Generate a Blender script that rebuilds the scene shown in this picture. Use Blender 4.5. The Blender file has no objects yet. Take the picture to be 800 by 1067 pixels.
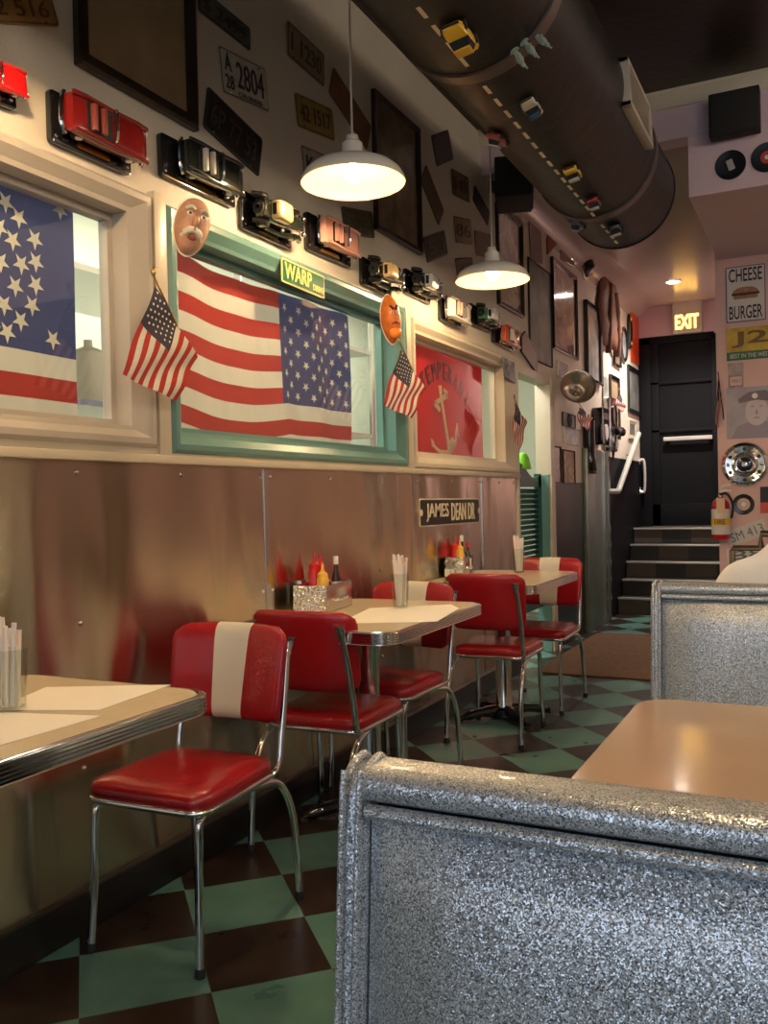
import bpy, bmesh, math, random
import numpy as np
from mathutils import Vector, Matrix
random.seed(7)
PI = math.pi
SC = bpy.context.scene
COL = SC.collection
WX = -1.89          # the left wall's face
# ------------------------------------------------------------------ camera
CF, YAW, PITCH, ROLL, CH = 927.7, 0.46077, 0.013398, 0.0221975, 1.188
def cam_axes():
    cy, sy = math.cos(YAW), math.sin(YAW)
    f = np.array([-sy*math.cos(PITCH), cy*math.cos(PITCH), -math.sin(PITCH)])
    r = np.array([cy, sy, 0]); d = np.cross(f, r)
    return np.array([r*math.cos(ROLL)+d*math.sin(ROLL), -r*math.sin(ROLL)+d*math.cos(ROLL), f])
CM = cam_axes()
def ray(x, y): return CM.T @ np.array([(x-400)/CF, (y-533.5)/CF, 1])
def onW(x, y, X=WX):            # survey: the point of the plane x=X
    d = ray(x, y)*X/ray(x, y)[0]; return Vector((d[0], d[1], d[2]+CH))
def onZ(x, y, z):
    d = ray(x, y); d = d*(z-CH)/d[2]; return Vector((d[0], d[1], z))
def onY(x, y, Y):
    d = ray(x, y); d = d*Y/d[1]; return Vector((d[0], Y, d[2]+CH))
cd = bpy.data.cameras.new('camera'); cam = bpy.data.objects.new('camera', cd); COL.objects.link(cam)
cd.sensor_width = 36; cd.sensor_fit = 'AUTO'; cd.lens = CF*36/1067; cd.clip_start = .02
mw = Matrix([[CM[0][i], -CM[1][i], -CM[2][i], 0] for i in range(3)]+[[0, 0, 0, 1]])
mw.translation = (0, 0, CH); cam.matrix_world = mw
SC.camera = cam

# ------------------------------------------------------------------ materials
def mat(name, col, rough=.5, metal=0, noise=0, nscale=8, bump=0, bscale=40, coat=0, emit=None, estr=0, trans=0, ior=1.45, dark=None, stretch=None, alpha=1):
    m = bpy.data.materials.new(name); m.use_nodes = True
    nt = m.node_tree; b = nt.nodes['Principled BSDF']
    b.inputs['Base Color'].default_value = (*col, 1); b.inputs['Roughness'].default_value = rough
    b.inputs['Metallic'].default_value = metal; b.inputs['IOR'].default_value = ior
    b.inputs['Coat Weight'].default_value = coat; b.inputs['Coat Roughness'].default_value = .08
    b.inputs['Transmission Weight'].default_value = trans
    b.inputs['Alpha'].default_value = alpha
    if emit: b.inputs['Emission Color'].default_value = (*emit, 1); b.inputs['Emission Strength'].default_value = estr
    if noise or bump:
        tc = nt.nodes.new('ShaderNodeTexCoord'); mp = nt.nodes.new('ShaderNodeMapping')
        nt.links.new(tc.outputs['Object'], mp.inputs[0])
        if stretch: mp.inputs['Scale'].default_value = stretch
    if noise:
        n = nt.nodes.new('ShaderNodeTexNoise'); n.inputs['Scale'].default_value = nscale; n.inputs['Detail'].default_value = 6
        nt.links.new(mp.outputs[0], n.inputs['Vector'])
        r = nt.nodes.new('ShaderNodeValToRGB'); r.color_ramp.elements[0].position = .35; r.color_ramp.elements[1].position = .68
        d = dark or tuple(c*(1-noise) for c in col)
        r.color_ramp.elements[0].color = (*d, 1); r.color_ramp.elements[1].color = (*col, 1)
        nt.links.new(n.outputs['Fac'], r.inputs[0]); nt.links.new(r.outputs[0], b.inputs['Base Color'])
    if bump:
        n2 = nt.nodes.new('ShaderNodeTexNoise'); n2.inputs['Scale'].default_value = bscale; n2.inputs['Detail'].default_value = 3
        nt.links.new(mp.outputs[0], n2.inputs['Vector'])
        bp = nt.nodes.new('ShaderNodeBump'); bp.inputs['Strength'].default_value = bump; bp.inputs['Distance'].default_value = .01
        nt.links.new(n2.outputs['Fac'], bp.inputs['Height']); nt.links.new(bp.outputs[0], b.inputs['Normal'])
    return m
def nd(m, t, **k):
    n = m.node_tree.nodes.new(t)
    for a, v in k.items(): setattr(n, a, v)
    return n
M = {}
M['cream'] = mat('cream_wall', (.66, .60, .50), .55, noise=.08, nscale=3, bump=.12, bscale=60)
M['trim'] = mat('cream_trim', (.62, .56, .44), .32, noise=.08, nscale=4)
M['trimw'] = mat('grey_trim', (.50, .46, .40), .3, noise=.08, nscale=4)
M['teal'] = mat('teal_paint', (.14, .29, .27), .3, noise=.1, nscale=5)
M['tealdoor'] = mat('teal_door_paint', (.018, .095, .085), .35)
M['pink'] = mat('pink_wall', (.72, .47, .45), .45, noise=.05, nscale=3, bump=.08, bscale=50)
M['mauve'] = mat('mauve_wall', (.60, .42, .44), .45, noise=.05, nscale=3)
M['lav'] = mat('lavender_soffit', (.66, .50, .56), .5, noise=.05, nscale=3)
M['gloss'] = mat('glossy_pink_ceiling', (.44, .36, .33), .22, noise=.06, nscale=2, bump=.1, bscale=6)
M['black'] = mat('black_paint', (.012, .012, .013), .35)
M['doorblack'] = mat('door_black', (.008, .008, .010), .55); M['doorblack'].node_tree.nodes['Principled BSDF'].inputs['Specular IOR Level'].default_value = .12
M['blackg'] = mat('black_gloss', (.012, .012, .014), .12, coat=.5)
M['blackm'] = mat('black_matt', (.015, .014, .014), .75, bump=.3, bscale=300)
M['rubber'] = mat('black_rubber', (.015, .015, .015), .6)
M['darkwood'] = mat('dark_wood', (.035, .022, .014), .28, noise=.5, nscale=12)
M['chrome'] = mat('chrome', (.82, .82, .83), .09, 1)
M['chromed'] = mat('dull_chrome', (.6, .58, .55), .22, 1)
M['brass'] = mat('brass', (.75, .52, .18), .25, 1)
M['red'] = mat('red_vinyl', (.42, .012, .02), .2, noise=.25, nscale=3, bump=.15, bscale=220, coat=.35)
M['whitev'] = mat('white_vinyl', (.74, .70, .60), .28, noise=.06, nscale=4, bump=.1, bscale=220, coat=.2)
M['lam'] = mat('cream_laminate', (.72, .62, .44), .2, noise=.06, nscale=25, coat=.2)
M['lam2'] = mat('beige_laminate', (.52, .38, .28), .16, noise=.07, nscale=6, bump=.03, bscale=8, coat=.25)
M['paper'] = mat('white_paper', (.82, .79, .72), .7)
M['straw'] = mat('paper_straw', (.84, .80, .78), .6)
M['strawp'] = mat('pink_straw', (.80, .42, .32), .5)
M['enam'] = mat('white_enamel', (.80, .78, .72), .25)
M['enamin'] = mat('enamel_painted_glow', (.46, .33, .14), .4)  # yellow lamp glow put into the colour of the white inner enamel
M['bulb'] = mat('lit_bulb', (1, .9, .7), .4, emit=(1, .80, .50), estr=40)
M['duct'] = mat('black_duct', (.015, .0115, .010), .42, noise=.3, nscale=3, bump=.25, bscale=14)
M['band'] = mat('duct_band', (.16, .12, .10), .4, .5)
M['dash'] = mat('road_line_paint', (.85, .72, .52), .6)
def pane_mat(name, tint, ior, rough=.0):
    m = bpy.data.materials.new(name); m.use_nodes = True; nt = m.node_tree; nt.nodes.remove(nt.nodes['Principled BSDF'])
    t = nt.nodes.new('ShaderNodeBsdfTransparent'); t.inputs[0].default_value = (*tint, 1)
    g = nt.nodes.new('ShaderNodeBsdfGlossy'); g.inputs['Roughness'].default_value = rough
    lw = nt.nodes.new('ShaderNodeLayerWeight'); lw.inputs[0].default_value = .5; x = nt.nodes.new('ShaderNodeMixShader')
    pw = nt.nodes.new('ShaderNodeMath'); pw.operation = 'POWER'; pw.inputs[1].default_value = 4.0; nt.links.new(lw.outputs['Facing'], pw.inputs[0])
    f = nt.nodes.new('ShaderNodeMapRange'); f.inputs['To Min'].default_value = .04; f.inputs['To Max'].default_value = .8; nt.links.new(pw.outputs[0], f.inputs[0])
    nt.links.new(f.outputs[0], x.inputs[0]); nt.links.new(t.outputs[0], x.inputs[1]); nt.links.new(g.outputs[0], x.inputs[2])
    nt.links.new(x.outputs[0], nt.nodes['Material Output'].inputs[0]); return m
def cloth_mat(name, col):
    m = bpy.data.materials.new(name); m.use_nodes = True; nt = m.node_tree; nt.nodes.remove(nt.nodes['Principled BSDF'])
    d = nt.nodes.new('ShaderNodeBsdfDiffuse'); t = nt.nodes.new('ShaderNodeBsdfTranslucent'); x = nt.nodes.new('ShaderNodeMixShader'); x.inputs[0].default_value = .15
    n = nt.nodes.new('ShaderNodeTexNoise'); n.inputs['Scale'].default_value = 9; c = nt.nodes.new('ShaderNodeMix'); c.data_type = 'RGBA'
    c.inputs['A'].default_value = (*[q*.82 for q in col], 1); c.inputs['B'].default_value = (*col, 1)
    nt.links.new(n.outputs['Fac'], c.inputs['Factor'])
    for q in (d, t): nt.links.new(c.outputs['Result'], q.inputs[0])
    nt.links.new(d.outputs[0], x.inputs[1]); nt.links.new(t.outputs[0], x.inputs[2]); nt.links.new(x.outputs[0], nt.nodes['Material Output'].inputs[0]); return m
M['glass'] = pane_mat('window_glass', (.96, .98, .97), 1.35)
M['tglass'] = pane_mat('tumbler_glass', (.92, .94, .92), 1.4, .03)
M['mud'] = mat('brown_mat', (.16, .072, .028), .9, noise=.3, nscale=30, bump=.6, bscale=260)
M['flagr'] = cloth_mat('flag_red', (.50, .065, .055))
M['flagw'] = cloth_mat('flag_white', (.78, .74, .66))
M['flagb'] = cloth_mat('flag_blue', (.085, .10, .24))
M['flagn'] = mat('flag_dark_blue', (.02, .02, .05), .7)
M['star'] = mat('flag_star', (.86, .83, .74), .7)
M['banner'] = cloth_mat('banner_red', (.60, .03, .035))
M['gold'] = mat('pale_gold_print', (.72, .56, .34), .5)
M['ink'] = mat('dark_ink', (.03, .03, .05), .6)
M['skin'] = mat('printed_skin', (.66, .36, .24), .45, noise=.35, nscale=22)
M['skind'] = mat('printed_lip', (.30, .06, .03), .5)
M['hair'] = mat('printed_white_hair', (.75, .68, .55), .6)
M['orange'] = mat('orange_print', (.75, .20, .03), .45, noise=.3, nscale=30)
M['eyew'] = mat('eye_white', (.8, .76, .66), .4)
M['steelgreen'] = mat('green_grey_metal', (.20, .24, .21), .32, .5, noise=.2, nscale=4, bump=.1, bscale=8)
M['speaker'] = mat('speaker_black', (.008, .008, .009), .6, bump=.4, bscale=400)
M['brown'] = mat('brown_leather', (.17, .06, .03), .5, noise=.5, nscale=9, bump=.5, bscale=14)
M['sepia'] = mat('sepia_print', (.40, .29, .17), .4, noise=.3, nscale=5)
M['sepiad'] = mat('dark_sepia_print', (.23, .165, .10), .2, noise=.5, nscale=7, coat=.4)
M['grey'] = mat('grey_print', (.22, .235, .225), .45, noise=.55, nscale=6)
M['greyl'] = mat('light_grey_print', (.46, .46, .43), .4, noise=.5, nscale=8)
M['posterr'] = mat('red_orange_poster', (.70, .07, .02), .4, noise=.2, nscale=6)
M['nose'] = mat('stair_nosing', (.75, .73, .70), .3, .6)
M['extred'] = mat('extinguisher_red', (.5, .012, .02), .22, coat=.4)
M['yellow'] = mat('yellow_paint', (.85, .50, .03), .3, coat=.3)
M['figg'] = mat('pale_green_plastic', (.33, .42, .34), .4)
M['cloth'] = mat('white_cloth', (.82, .86, .95), .75, bump=.4, bscale=12)
M['ketchup'] = mat('ketchup_red', (.62, .015, .012), .25, coat=.3)
M['mustard'] = mat('mustard_yellow', (.85, .50, .06), .3, coat=.3)
M['sauce'] = mat('dark_sauce', (.03, .012, .008), .1, coat=.6)
M['ceram'] = mat('white_plastic', (.82, .80, .76), .3)
def colmat(name, c, rough=.3, coat=.3, **k): 
    if name not in M: M[name] = mat(name, c, rough, coat=coat, **k)
    return M[name]

# floor: teal and dark brown tiles laid at 45 degrees
m = M['floor'] = mat('checker_floor', (.1, .1, .1), .28)
nt = m.node_tree; L = nt.links; B = nt.nodes['Principled BSDF']
tc = nd(m, 'ShaderNodeTexCoord'); mp = nd(m, 'ShaderNodeMapping')
s = .3048
# tile corner on the floor, then turned 45 degrees
ox, oy = -1.786, 1.727
c45 = math.cos(-PI/4)
mp.vector_type = 'TEXTURE'; mp.inputs['Location'].default_value = (ox, oy, -.1524); mp.inputs['Rotation'].default_value = (0, 0, PI/4)
mp.inputs['Scale'].default_value = (s, s, s)
L.new(tc.outputs['Object'], mp.inputs[0])
ck = nd(m, 'ShaderNodeTexChecker'); ck.inputs['Scale'].default_value = 1
ns = nd(m, 'ShaderNodeTexNoise'); ns.inputs['Scale'].default_value = 2.2; ns.inputs['Detail'].default_value = 8; L.new(mp.outputs[0], ns.inputs['Vector'])
def ramp(m, a, b, p0=.3, p1=.7):
    r = nd(m, 'ShaderNodeValToRGB'); r.color_ramp.elements[0].color = (*a, 1); r.color_ramp.elements[1].color = (*b, 1)
    r.color_ramp.elements[0].position = p0; r.color_ramp.elements[1].position = p1; return r
r1 = ramp(m, (.07, .175, .152), (.11, .245, .215)); r2 = ramp(m, (.016, .009, .007), (.032, .020, .016))
L.new(ns.outputs['Fac'], r1.inputs[0]); L.new(ns.outputs['Fac'], r2.inputs[0])
L.new(mp.outputs[0], ck.inputs['Vector']); L.new(r1.outputs[0], ck.inputs['Color1']); L.new(r2.outputs[0], ck.inputs['Color2'])
L.new(ck.outputs['Color'], B.inputs['Base Color'])
rr = nd(m, 'ShaderNodeMapRange'); rr.inputs['To Min'].default_value = .2; rr.inputs['To Max'].default_value = .42
L.new(ns.outputs['Fac'], rr.inputs[0]); L.new(rr.outputs[0], B.inputs['Roughness'])

# brushed, slightly buckled steel sheet
m = M['steel'] = mat('steel_sheet', (.64, .55, .42), .11, 1)
nt = m.node_tree; L = nt.links; B = nt.nodes['Principled BSDF']
tc = nd(m, 'ShaderNodeTexCoord'); mp = nd(m, 'ShaderNodeMapping'); mp.inputs['Scale'].default_value = (1, 1.5, .5); L.new(tc.outputs['Object'], mp.inputs[0])
n1 = nd(m, 'ShaderNodeTexNoise'); n1.inputs['Scale'].default_value = 2.0; n1.inputs['Detail'].default_value = 1.2; L.new(mp.outputs[0], n1.inputs['Vector'])
bp = nd(m, 'ShaderNodeBump'); bp.inputs['Strength'].default_value = .9; bp.inputs['Distance'].default_value = .045; L.new(n1.outputs['Fac'], bp.inputs['Height'])
wn = nd(m, 'ShaderNodeTexWhiteNoise'); sc_ = nd(m, 'ShaderNodeVectorMath', operation='SCALE'); sc_.inputs['Scale'].default_value = 9000
L.new(tc.outputs['Object'], sc_.inputs[0]); L.new(sc_.outputs[0], wn.inputs['Vector'])
se_ = nd(m, 'ShaderNodeSeparateColor'); L.new(wn.outputs['Color'], se_.inputs[0])
ad_ = nd(m, 'ShaderNodeMath', operation='ADD'); L.new(se_.outputs[0], ad_.inputs[0]); L.new(se_.outputs[1], ad_.inputs[1])
su_ = nd(m, 'ShaderNodeMath', operation='SUBTRACT'); L.new(ad_.outputs[0], su_.inputs[0]); su_.inputs[1].default_value = 1
mu_ = nd(m, 'ShaderNodeMath', operation='MULTIPLY'); L.new(su_.outputs[0], mu_.inputs[0]); mu_.inputs[1].default_value = .34
cx_ = nd(m, 'ShaderNodeCombineXYZ'); L.new(mu_.outputs[0], cx_.inputs[2])
va_ = nd(m, 'ShaderNodeVectorMath', operation='ADD'); L.new(bp.outputs[0], va_.inputs[0]); L.new(cx_.outputs[0], va_.inputs[1])
vn_ = nd(m, 'ShaderNodeVectorMath', operation='NORMALIZE'); L.new(va_.outputs[0], vn_.inputs[0]); L.new(vn_.outputs[0], B.inputs['Normal'])

# sparkle vinyl of the booths
m = M['spark'] = mat('sparkle_vinyl', (.1, .1, .11), .3, 0, coat=.5)
nt = m.node_tree; L = nt.links; B = nt.nodes['Principled BSDF']
tc = nd(m, 'ShaderNodeTexCoord')
v = nd(m, 'ShaderNodeTexVoronoi'); v.inputs['Scale'].default_value = 900; L.new(tc.outputs['Object'], v.inputs['Vector'])
sp = nd(m, 'ShaderNodeSeparateColor'); L.new(v.outputs['Color'], sp.inputs[0])
r = ramp(m, (.13, .145, .165), (.88, .95, 1), .1, .85); L.new(sp.outputs[0], r.inputs[0]); L.new(r.outputs[0], B.inputs['Base Color'])
mr = nd(m, 'ShaderNodeMapRange'); mr.inputs['From Min'].default_value = .3; mr.inputs['From Max'].default_value = .9; mr.inputs['To Min'].default_value = .1; mr.inputs['To Max'].default_value = .85
L.new(sp.outputs[0], mr.inputs[0]); L.new(mr.outputs[0], B.inputs['Metallic'])
vm = nd(m, 'ShaderNodeVectorMath', operation='SUBTRACT'); L.new(v.outputs['Color'], vm.inputs[0]); vm.inputs[1].default_value = (.5, .5, .5)
vs = nd(m, 'ShaderNodeVectorMath', operation='SCALE'); vs.inputs['Scale'].default_value = .42; L.new(vm.outputs[0], vs.inputs[0])
geo = nd(m, 'ShaderNodeNewGeometry'); va = nd(m, 'ShaderNodeVectorMath', operation='ADD'); L.new(geo.outputs['Normal'], va.inputs[0]); L.new(vs.outputs[0], va.inputs[1])
vn = nd(m, 'ShaderNodeVectorMath', operation='NORMALIZE'); L.new(va.outputs[0], vn.inputs[0]); L.new(vn.outputs[0], B.inputs['Normal'])
B.inputs['Roughness'].default_value = .34

# pressed tin ceiling
m = M['tin'] = mat('dark_tin_ceiling', (.05, .035, .03), .32, .6)
nt = m.node_tree; L = nt.links; B = nt.nodes['Principled BSDF']
tc = nd(m, 'ShaderNodeTexCoord')
w1 = nd(m, 'ShaderNodeTexVoronoi'); w1.inputs['Scale'].default_value = 22; L.new(tc.outputs['Object'], w1.inputs['Vector'])
br = nd(m, 'ShaderNodeTexBrick'); br.offset = 0; br.inputs['Scale'].default_value = 1.6; br.inputs['Mortar Size'].default_value = .012; br.inputs['Brick Width'].default_value = 1; br.inputs['Row Height'].default_value = 1
L.new(tc.outputs['Object'], br.inputs['Vector'])
ad = nd(m, 'ShaderNodeMath', operation='SUBTRACT'); L.new(w1.outputs['Distance'], ad.inputs[0]); L.new(br.outputs['Fac'], ad.inputs[1])
bp = nd(m, 'ShaderNodeBump'); bp.inputs['Strength'].default_value = .15; bp.inputs['Distance'].default_value = .006; L.new(ad.outputs[0], bp.inputs['Height']); L.new(bp.outputs[0], B.inputs['Normal'])

# diamond-pattern metal of the napkin boxes
m = M['diamond'] = mat('embossed_metal', (.7, .68, .64), .2, 1)
nt = m.node_tree; L = nt.links; B = nt.nodes['Principled BSDF']
tc = nd(m, 'ShaderNodeTexCoord'); mp = nd(m, 'ShaderNodeMapping'); mp.inputs['Rotation'].default_value = (PI/4, PI/4, PI/4); L.new(tc.outputs['Object'], mp.inputs[0])
ck = nd(m, 'ShaderNodeTexVoronoi'); ck.inputs['Scale'].default_value = 90; L.new(mp.outputs[0], ck.inputs['Vector'])
bp = nd(m, 'ShaderNodeBump'); bp.inputs['Strength'].default_value = 1; bp.inputs['Distance'].default_value = .006; L.new(ck.outputs['Distance'], bp.inputs['Height']); L.new(bp.outputs[0], B.inputs['Normal'])

# ------------------------------------------------------------------ mesh building
class MB:
    def __init__(s): s.v = []; s.f = []; s.m = []; s.mi = 0
    def add(s, vs, fs, T=None):
        o = len(s.v)
        s.v += [tuple(T @ Vector(q)) if T else tuple(q) for q in vs]
        for f in fs: s.f.append([i+o for i in f]); s.m.append(s.mi)
        return s
    def box(s, x0, x1, y0, y1, z0, z1, T=None):
        return s.add([(x0,y0,z0),(x1,y0,z0),(x1,y1,z0),(x0,y1,z0),(x0,y0,z1),(x1,y0,z1),(x1,y1,z1),(x0,y1,z1)],
                     [(0,3,2,1),(4,5,6,7),(0,1,5,4),(1,2,6,5),(2,3,7,6),(3,0,4,7)], T)
    def prism(s, poly, z0, z1, T=None, top=None):
        n = len(poly); t = top or poly
        a = sum(poly[i][0]*poly[(i+1) % n][1]-poly[(i+1) % n][0]*poly[i][1] for i in range(n))
        if a < 0: poly = poly[::-1]; t = t[::-1]
        return s.add([(p[0],p[1],z0) for p in poly]+[(p[0],p[1],z1) for p in t],
                     [tuple(range(n))[::-1], tuple(range(n, 2*n))]+[(i,(i+1) % n,n+(i+1) % n,n+i) for i in range(n)], T)
    def loft(s, rings, cap=True, closed=True, T=None):
        n = len(rings[0]); vs = [q for r in rings for q in r]; fs = []
        for k in range(len(rings)-1):
            for i in range(n if closed else n-1):
                j = (i+1) % n; fs.append((k*n+i, k*n+j, (k+1)*n+j, (k+1)*n+i))
        if cap: fs += [tuple(range(n))[::-1], tuple(range((len(rings)-1)*n, len(rings)*n))]
        return s.add(vs, fs, T)
    def lathe(s, prof, n=24, c=(0,0,0), T=None, cap=False):
        rings = [[(c[0]+r*math.cos(2*PI*i/n), c[1]+r*math.sin(2*PI*i/n), c[2]+z) for i in range(n)] for r, z in prof]
        return s.loft(rings, cap, True, T)
    def tube(s, path, r, n=10, sm=5, T=None, flat=None):
        P = [Vector(p) for p in path]
        if sm and len(P) > 2:
            Q = []
            for i in range(len(P)-1):
                a = P[max(i-1, 0)]; b = P[i]; c = P[i+1]; d = P[min(i+2, len(P)-1)]
                for k in range(sm):
                    t = k/sm; Q.append(.5*((2*b)+(c-a)*t+(2*a-5*b+4*c-d)*t*t+(3*b-a-3*c+d)*t*t*t))
            Q.append(P[-1]); P = Q
        t0 = (P[1]-P[0]).normalized(); u = t0.orthogonal().normalized(); rings = []
        for i, p in enumerate(P):
            t = (P[min(i+1, len(P)-1)]-P[max(i-1, 0)]).normalized()
            u = (u-t*u.dot(t)).normalized(); w = t.cross(u)
            rr = r[min(i*len(r)//len(P), len(r)-1)] if isinstance(r, (list, tuple)) else r
            rings.append([tuple(p+rr*(math.cos(2*PI*k/n)*u+math.sin(2*PI*k/n)*w)) for k in range(n)])
        return s.loft(rings, True, True, T)
    def ball(s, c, r, n=12, sc=(1,1,1), T=None):
        m_ = max(4, n//2)
        rings = [[(c[0]+sc[0]*r*math.sin(PI*j/m_)*math.cos(2*PI*i/n), c[1]+sc[1]*r*math.sin(PI*j/m_)*math.sin(2*PI*i/n), c[2]-sc[2]*r*math.cos(PI*j/m_)) for i in range(n)] for j in range(1, m_)]
        o = [(c[0],c[1],c[2]-sc[2]*r)]; t = [(c[0],c[1],c[2]+sc[2]*r)]
        vs = [q for R in rings for q in R]+o+t; k = len(rings); fs = []
        for a in range(k-1):
            for i in range(n): j = (i+1) % n; fs.append((a*n+i,a*n+j,(a+1)*n+j,(a+1)*n+i))
        for i in range(n): j = (i+1) % n; fs.append((j,i,k*n)); fs.append(((k-1)*n+i,(k-1)*n+j,k*n+1))
        return s.add(vs, fs, T)
    def build(s, name, mats, parent=None, bevel=0, seg=2, smooth=True, ang=35):
        me = bpy.data.meshes.new(name); me.from_pydata(s.v, [], s.f)
        if not isinstance(mats, (list, tuple)): mats = [mats]
        for q in mats: me.materials.append(q)
        for p, i in zip(me.polygons, s.m): p.material_index = i
        bm = bmesh.new(); bm.from_mesh(me)
        bmesh.ops.recalc_face_normals(bm, faces=bm.faces)
        if bevel:
            es = [e for e in bm.edges if len(e.link_faces) == 2 and e.calc_face_angle(0) > math.radians(40)]
            bmesh.ops.bevel(bm, geom=es, offset=bevel, segments=seg, affect='EDGES', profile=.6, clamp_overlap=True)
        if smooth:
            for f in bm.faces: f.smooth = True
            for e in bm.edges:
                if len(e.link_faces) == 2 and e.calc_face_angle(0) > math.radians(ang): e.smooth = False
        bm.to_mesh(me); bm.free()
        o = bpy.data.objects.new(name, me); COL.objects.link(o)
        if parent: o.parent = parent
        return o
def tag(o, label=None, cat=None, group=None, kind=None):
    if label: o['label'] = label
    if cat: o['category'] = cat
    if group: o['group'] = group
    if kind: o['kind'] = kind
    return o
def empty(name, loc, rot=(0,0,0), label=None, cat=None, group=None, kind=None):
    o = bpy.data.objects.new(name, None); COL.objects.link(o); o.location = loc; o.rotation_euler = rot
    o.empty_display_size = .05
    return tag(o, label, cat, group, kind)
def struct(name, mb, m_, parent=None, **k):
    o = mb.build(name, m_, parent, **k)
    if not parent: o['kind'] = 'structure'
    return o
def dup(o, parent=None):
    c = o.copy(); COL.objects.link(c)
    if parent: c.parent = parent
    for ch in list(o.children): dup(ch, c)
    return c
def rrect(w, h, r, n=5):
    pts = []
    for cx, cy, a0 in ((w/2-r,h/2-r,0),(-w/2+r,h/2-r,90),(-w/2+r,-h/2+r,180),(w/2-r,-h/2+r,270)):
        for k in range(n+1):
            a = math.radians(a0+90*k/n); pts.append((cx+r*math.cos(a), cy+r*math.sin(a)))
    return pts
def text_mesh(txt, w, h, z0, z1, T=None, mb=None, bold=0):
    cu = bpy.data.curves.new('t', 'FONT'); cu.body = txt; cu.extrude = .5; cu.resolution_u = 3; cu.offset = bold
    ob = bpy.data.objects.new('t', cu); COL.objects.link(ob)
    dg = bpy.context.evaluated_depsgraph_get(); me = bpy.data.meshes.new_from_object(ob.evaluated_get(dg))
    vs = [v.co.copy() for v in me.vertices]; fs = [tuple(p.vertices) for p in me.polygons]
    bpy.data.objects.remove(ob); bpy.data.curves.remove(cu); bpy.data.meshes.remove(me)
    x0 = min(v.x for v in vs); x1 = max(v.x for v in vs); y0 = min(v.y for v in vs); y1 = max(v.y for v in vs)
    out = [((v.x-(x0+x1)/2)/(x1-x0)*w, (v.y-(y0+y1)/2)/(y1-y0)*h, z0 if v.z < 0 else z1) for v in vs]
    mb = mb or MB(); mb.add(out, fs, T); return mb
ROTW = (PI/2, 0, PI/2)          # local x along +y, local y up, local z out of the left wall
ROTP = (PI/2, 0, 0)             # the same on walls facing the front
def flatT(ang=0, x=0, y=0, z=0): return Matrix.Translation((x, y, z)) @ Matrix.Rotation(ang, 4, 'Z')

# ------------------------------------------------------------------ room shell
YD0, YD1, DZ = 5.87, 6.66, 2.04       # doorway in the left wall
CZ, CZ2, YH = 3.45, 3.30, 5.28        # front ceiling, rear ceiling, header line
YB, ZL = 10.4, .825                   # back wall, landing
struct('floor', MB().box(-3.9, 3.2, -3.2, 10.9, -.1, 0), M['floor'], smooth=False)
w = MB()
WB = WX-.09
wins = [(.75, 2.085, 1.43, 2.078), (2.315, 3.94, 1.425, 2.072), (4.195, 5.60, 1.42, 2.045)]
ys = [-3.2]
for a, b, z0, z1 in [(q[0]-.006, q[1]+.006, q[2]-.006, q[3]+.006) for q in wins]:
    w.box(WB, WX, ys[-1], a, 0, CZ); w.box(WB, WX, a, b, 0, z0); w.box(WB, WX, a, b, z1, CZ); ys.append(b)
w.box(WB, WX, ys[-1], YD0, 0, CZ); w.box(WB, WX, YD0, YD1, DZ, CZ); w.box(WB, WX, YD1, YB+.15, 0, CZ)
struct('wall_left', w, M['cream'], smooth=False)
# steel wainscot in sheets with screws
sh = [(-3.2, -.9), (-.895, 2.798), (2.802, 5.15), (5.154, 5.80)]
for i, (a, b) in enumerate(sh):
    o = struct('trim_%d' % (i+1), MB().box(WX, WX+.006, a, b, .10, 1.318), M['steel'], smooth=False)
    sc = MB(); n = max(2, int((b-a)/.42))
    for k in range(n+1):
        yy = a+.03+(b-a-.06)*k/n
        for zz in ((1.285,) if k % 2 else (1.285, .86, .45)):
            sc.ball((WX+.007, yy, zz), .0085, 10, (.6, 1, 1))
    s_ = sc.build('screws', M['chrome'], o)
st = MB().box(WX+.006, WX+.010, 2.785, 2.815, .12, 1.318).box(WX+.006, WX+.010, 5.14, 5.165, .12, 1.318)
struct('trim_5', st, M['chromed'])
struct('trim_6', MB().box(WX, WX+.035, -3.2, 5.84, 1.318, 1.345).box(WX, WX+.02, -3.2, 5.84, 1.345, 1.37), M['trim'], bevel=.004)
struct('baseboard_left', MB().box(WX, WX+.03, -3.2, 5.86, 0, .115), M['black'], bevel=.006)
struct('trim_7', MB().box(WX, WX+.03, 2.187, 2.243, 1.345, 2.17).box(WX, WX+.03, 4.045, 4.10, 1.345, 2.15), M['trim'], bevel=.004)
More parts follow.
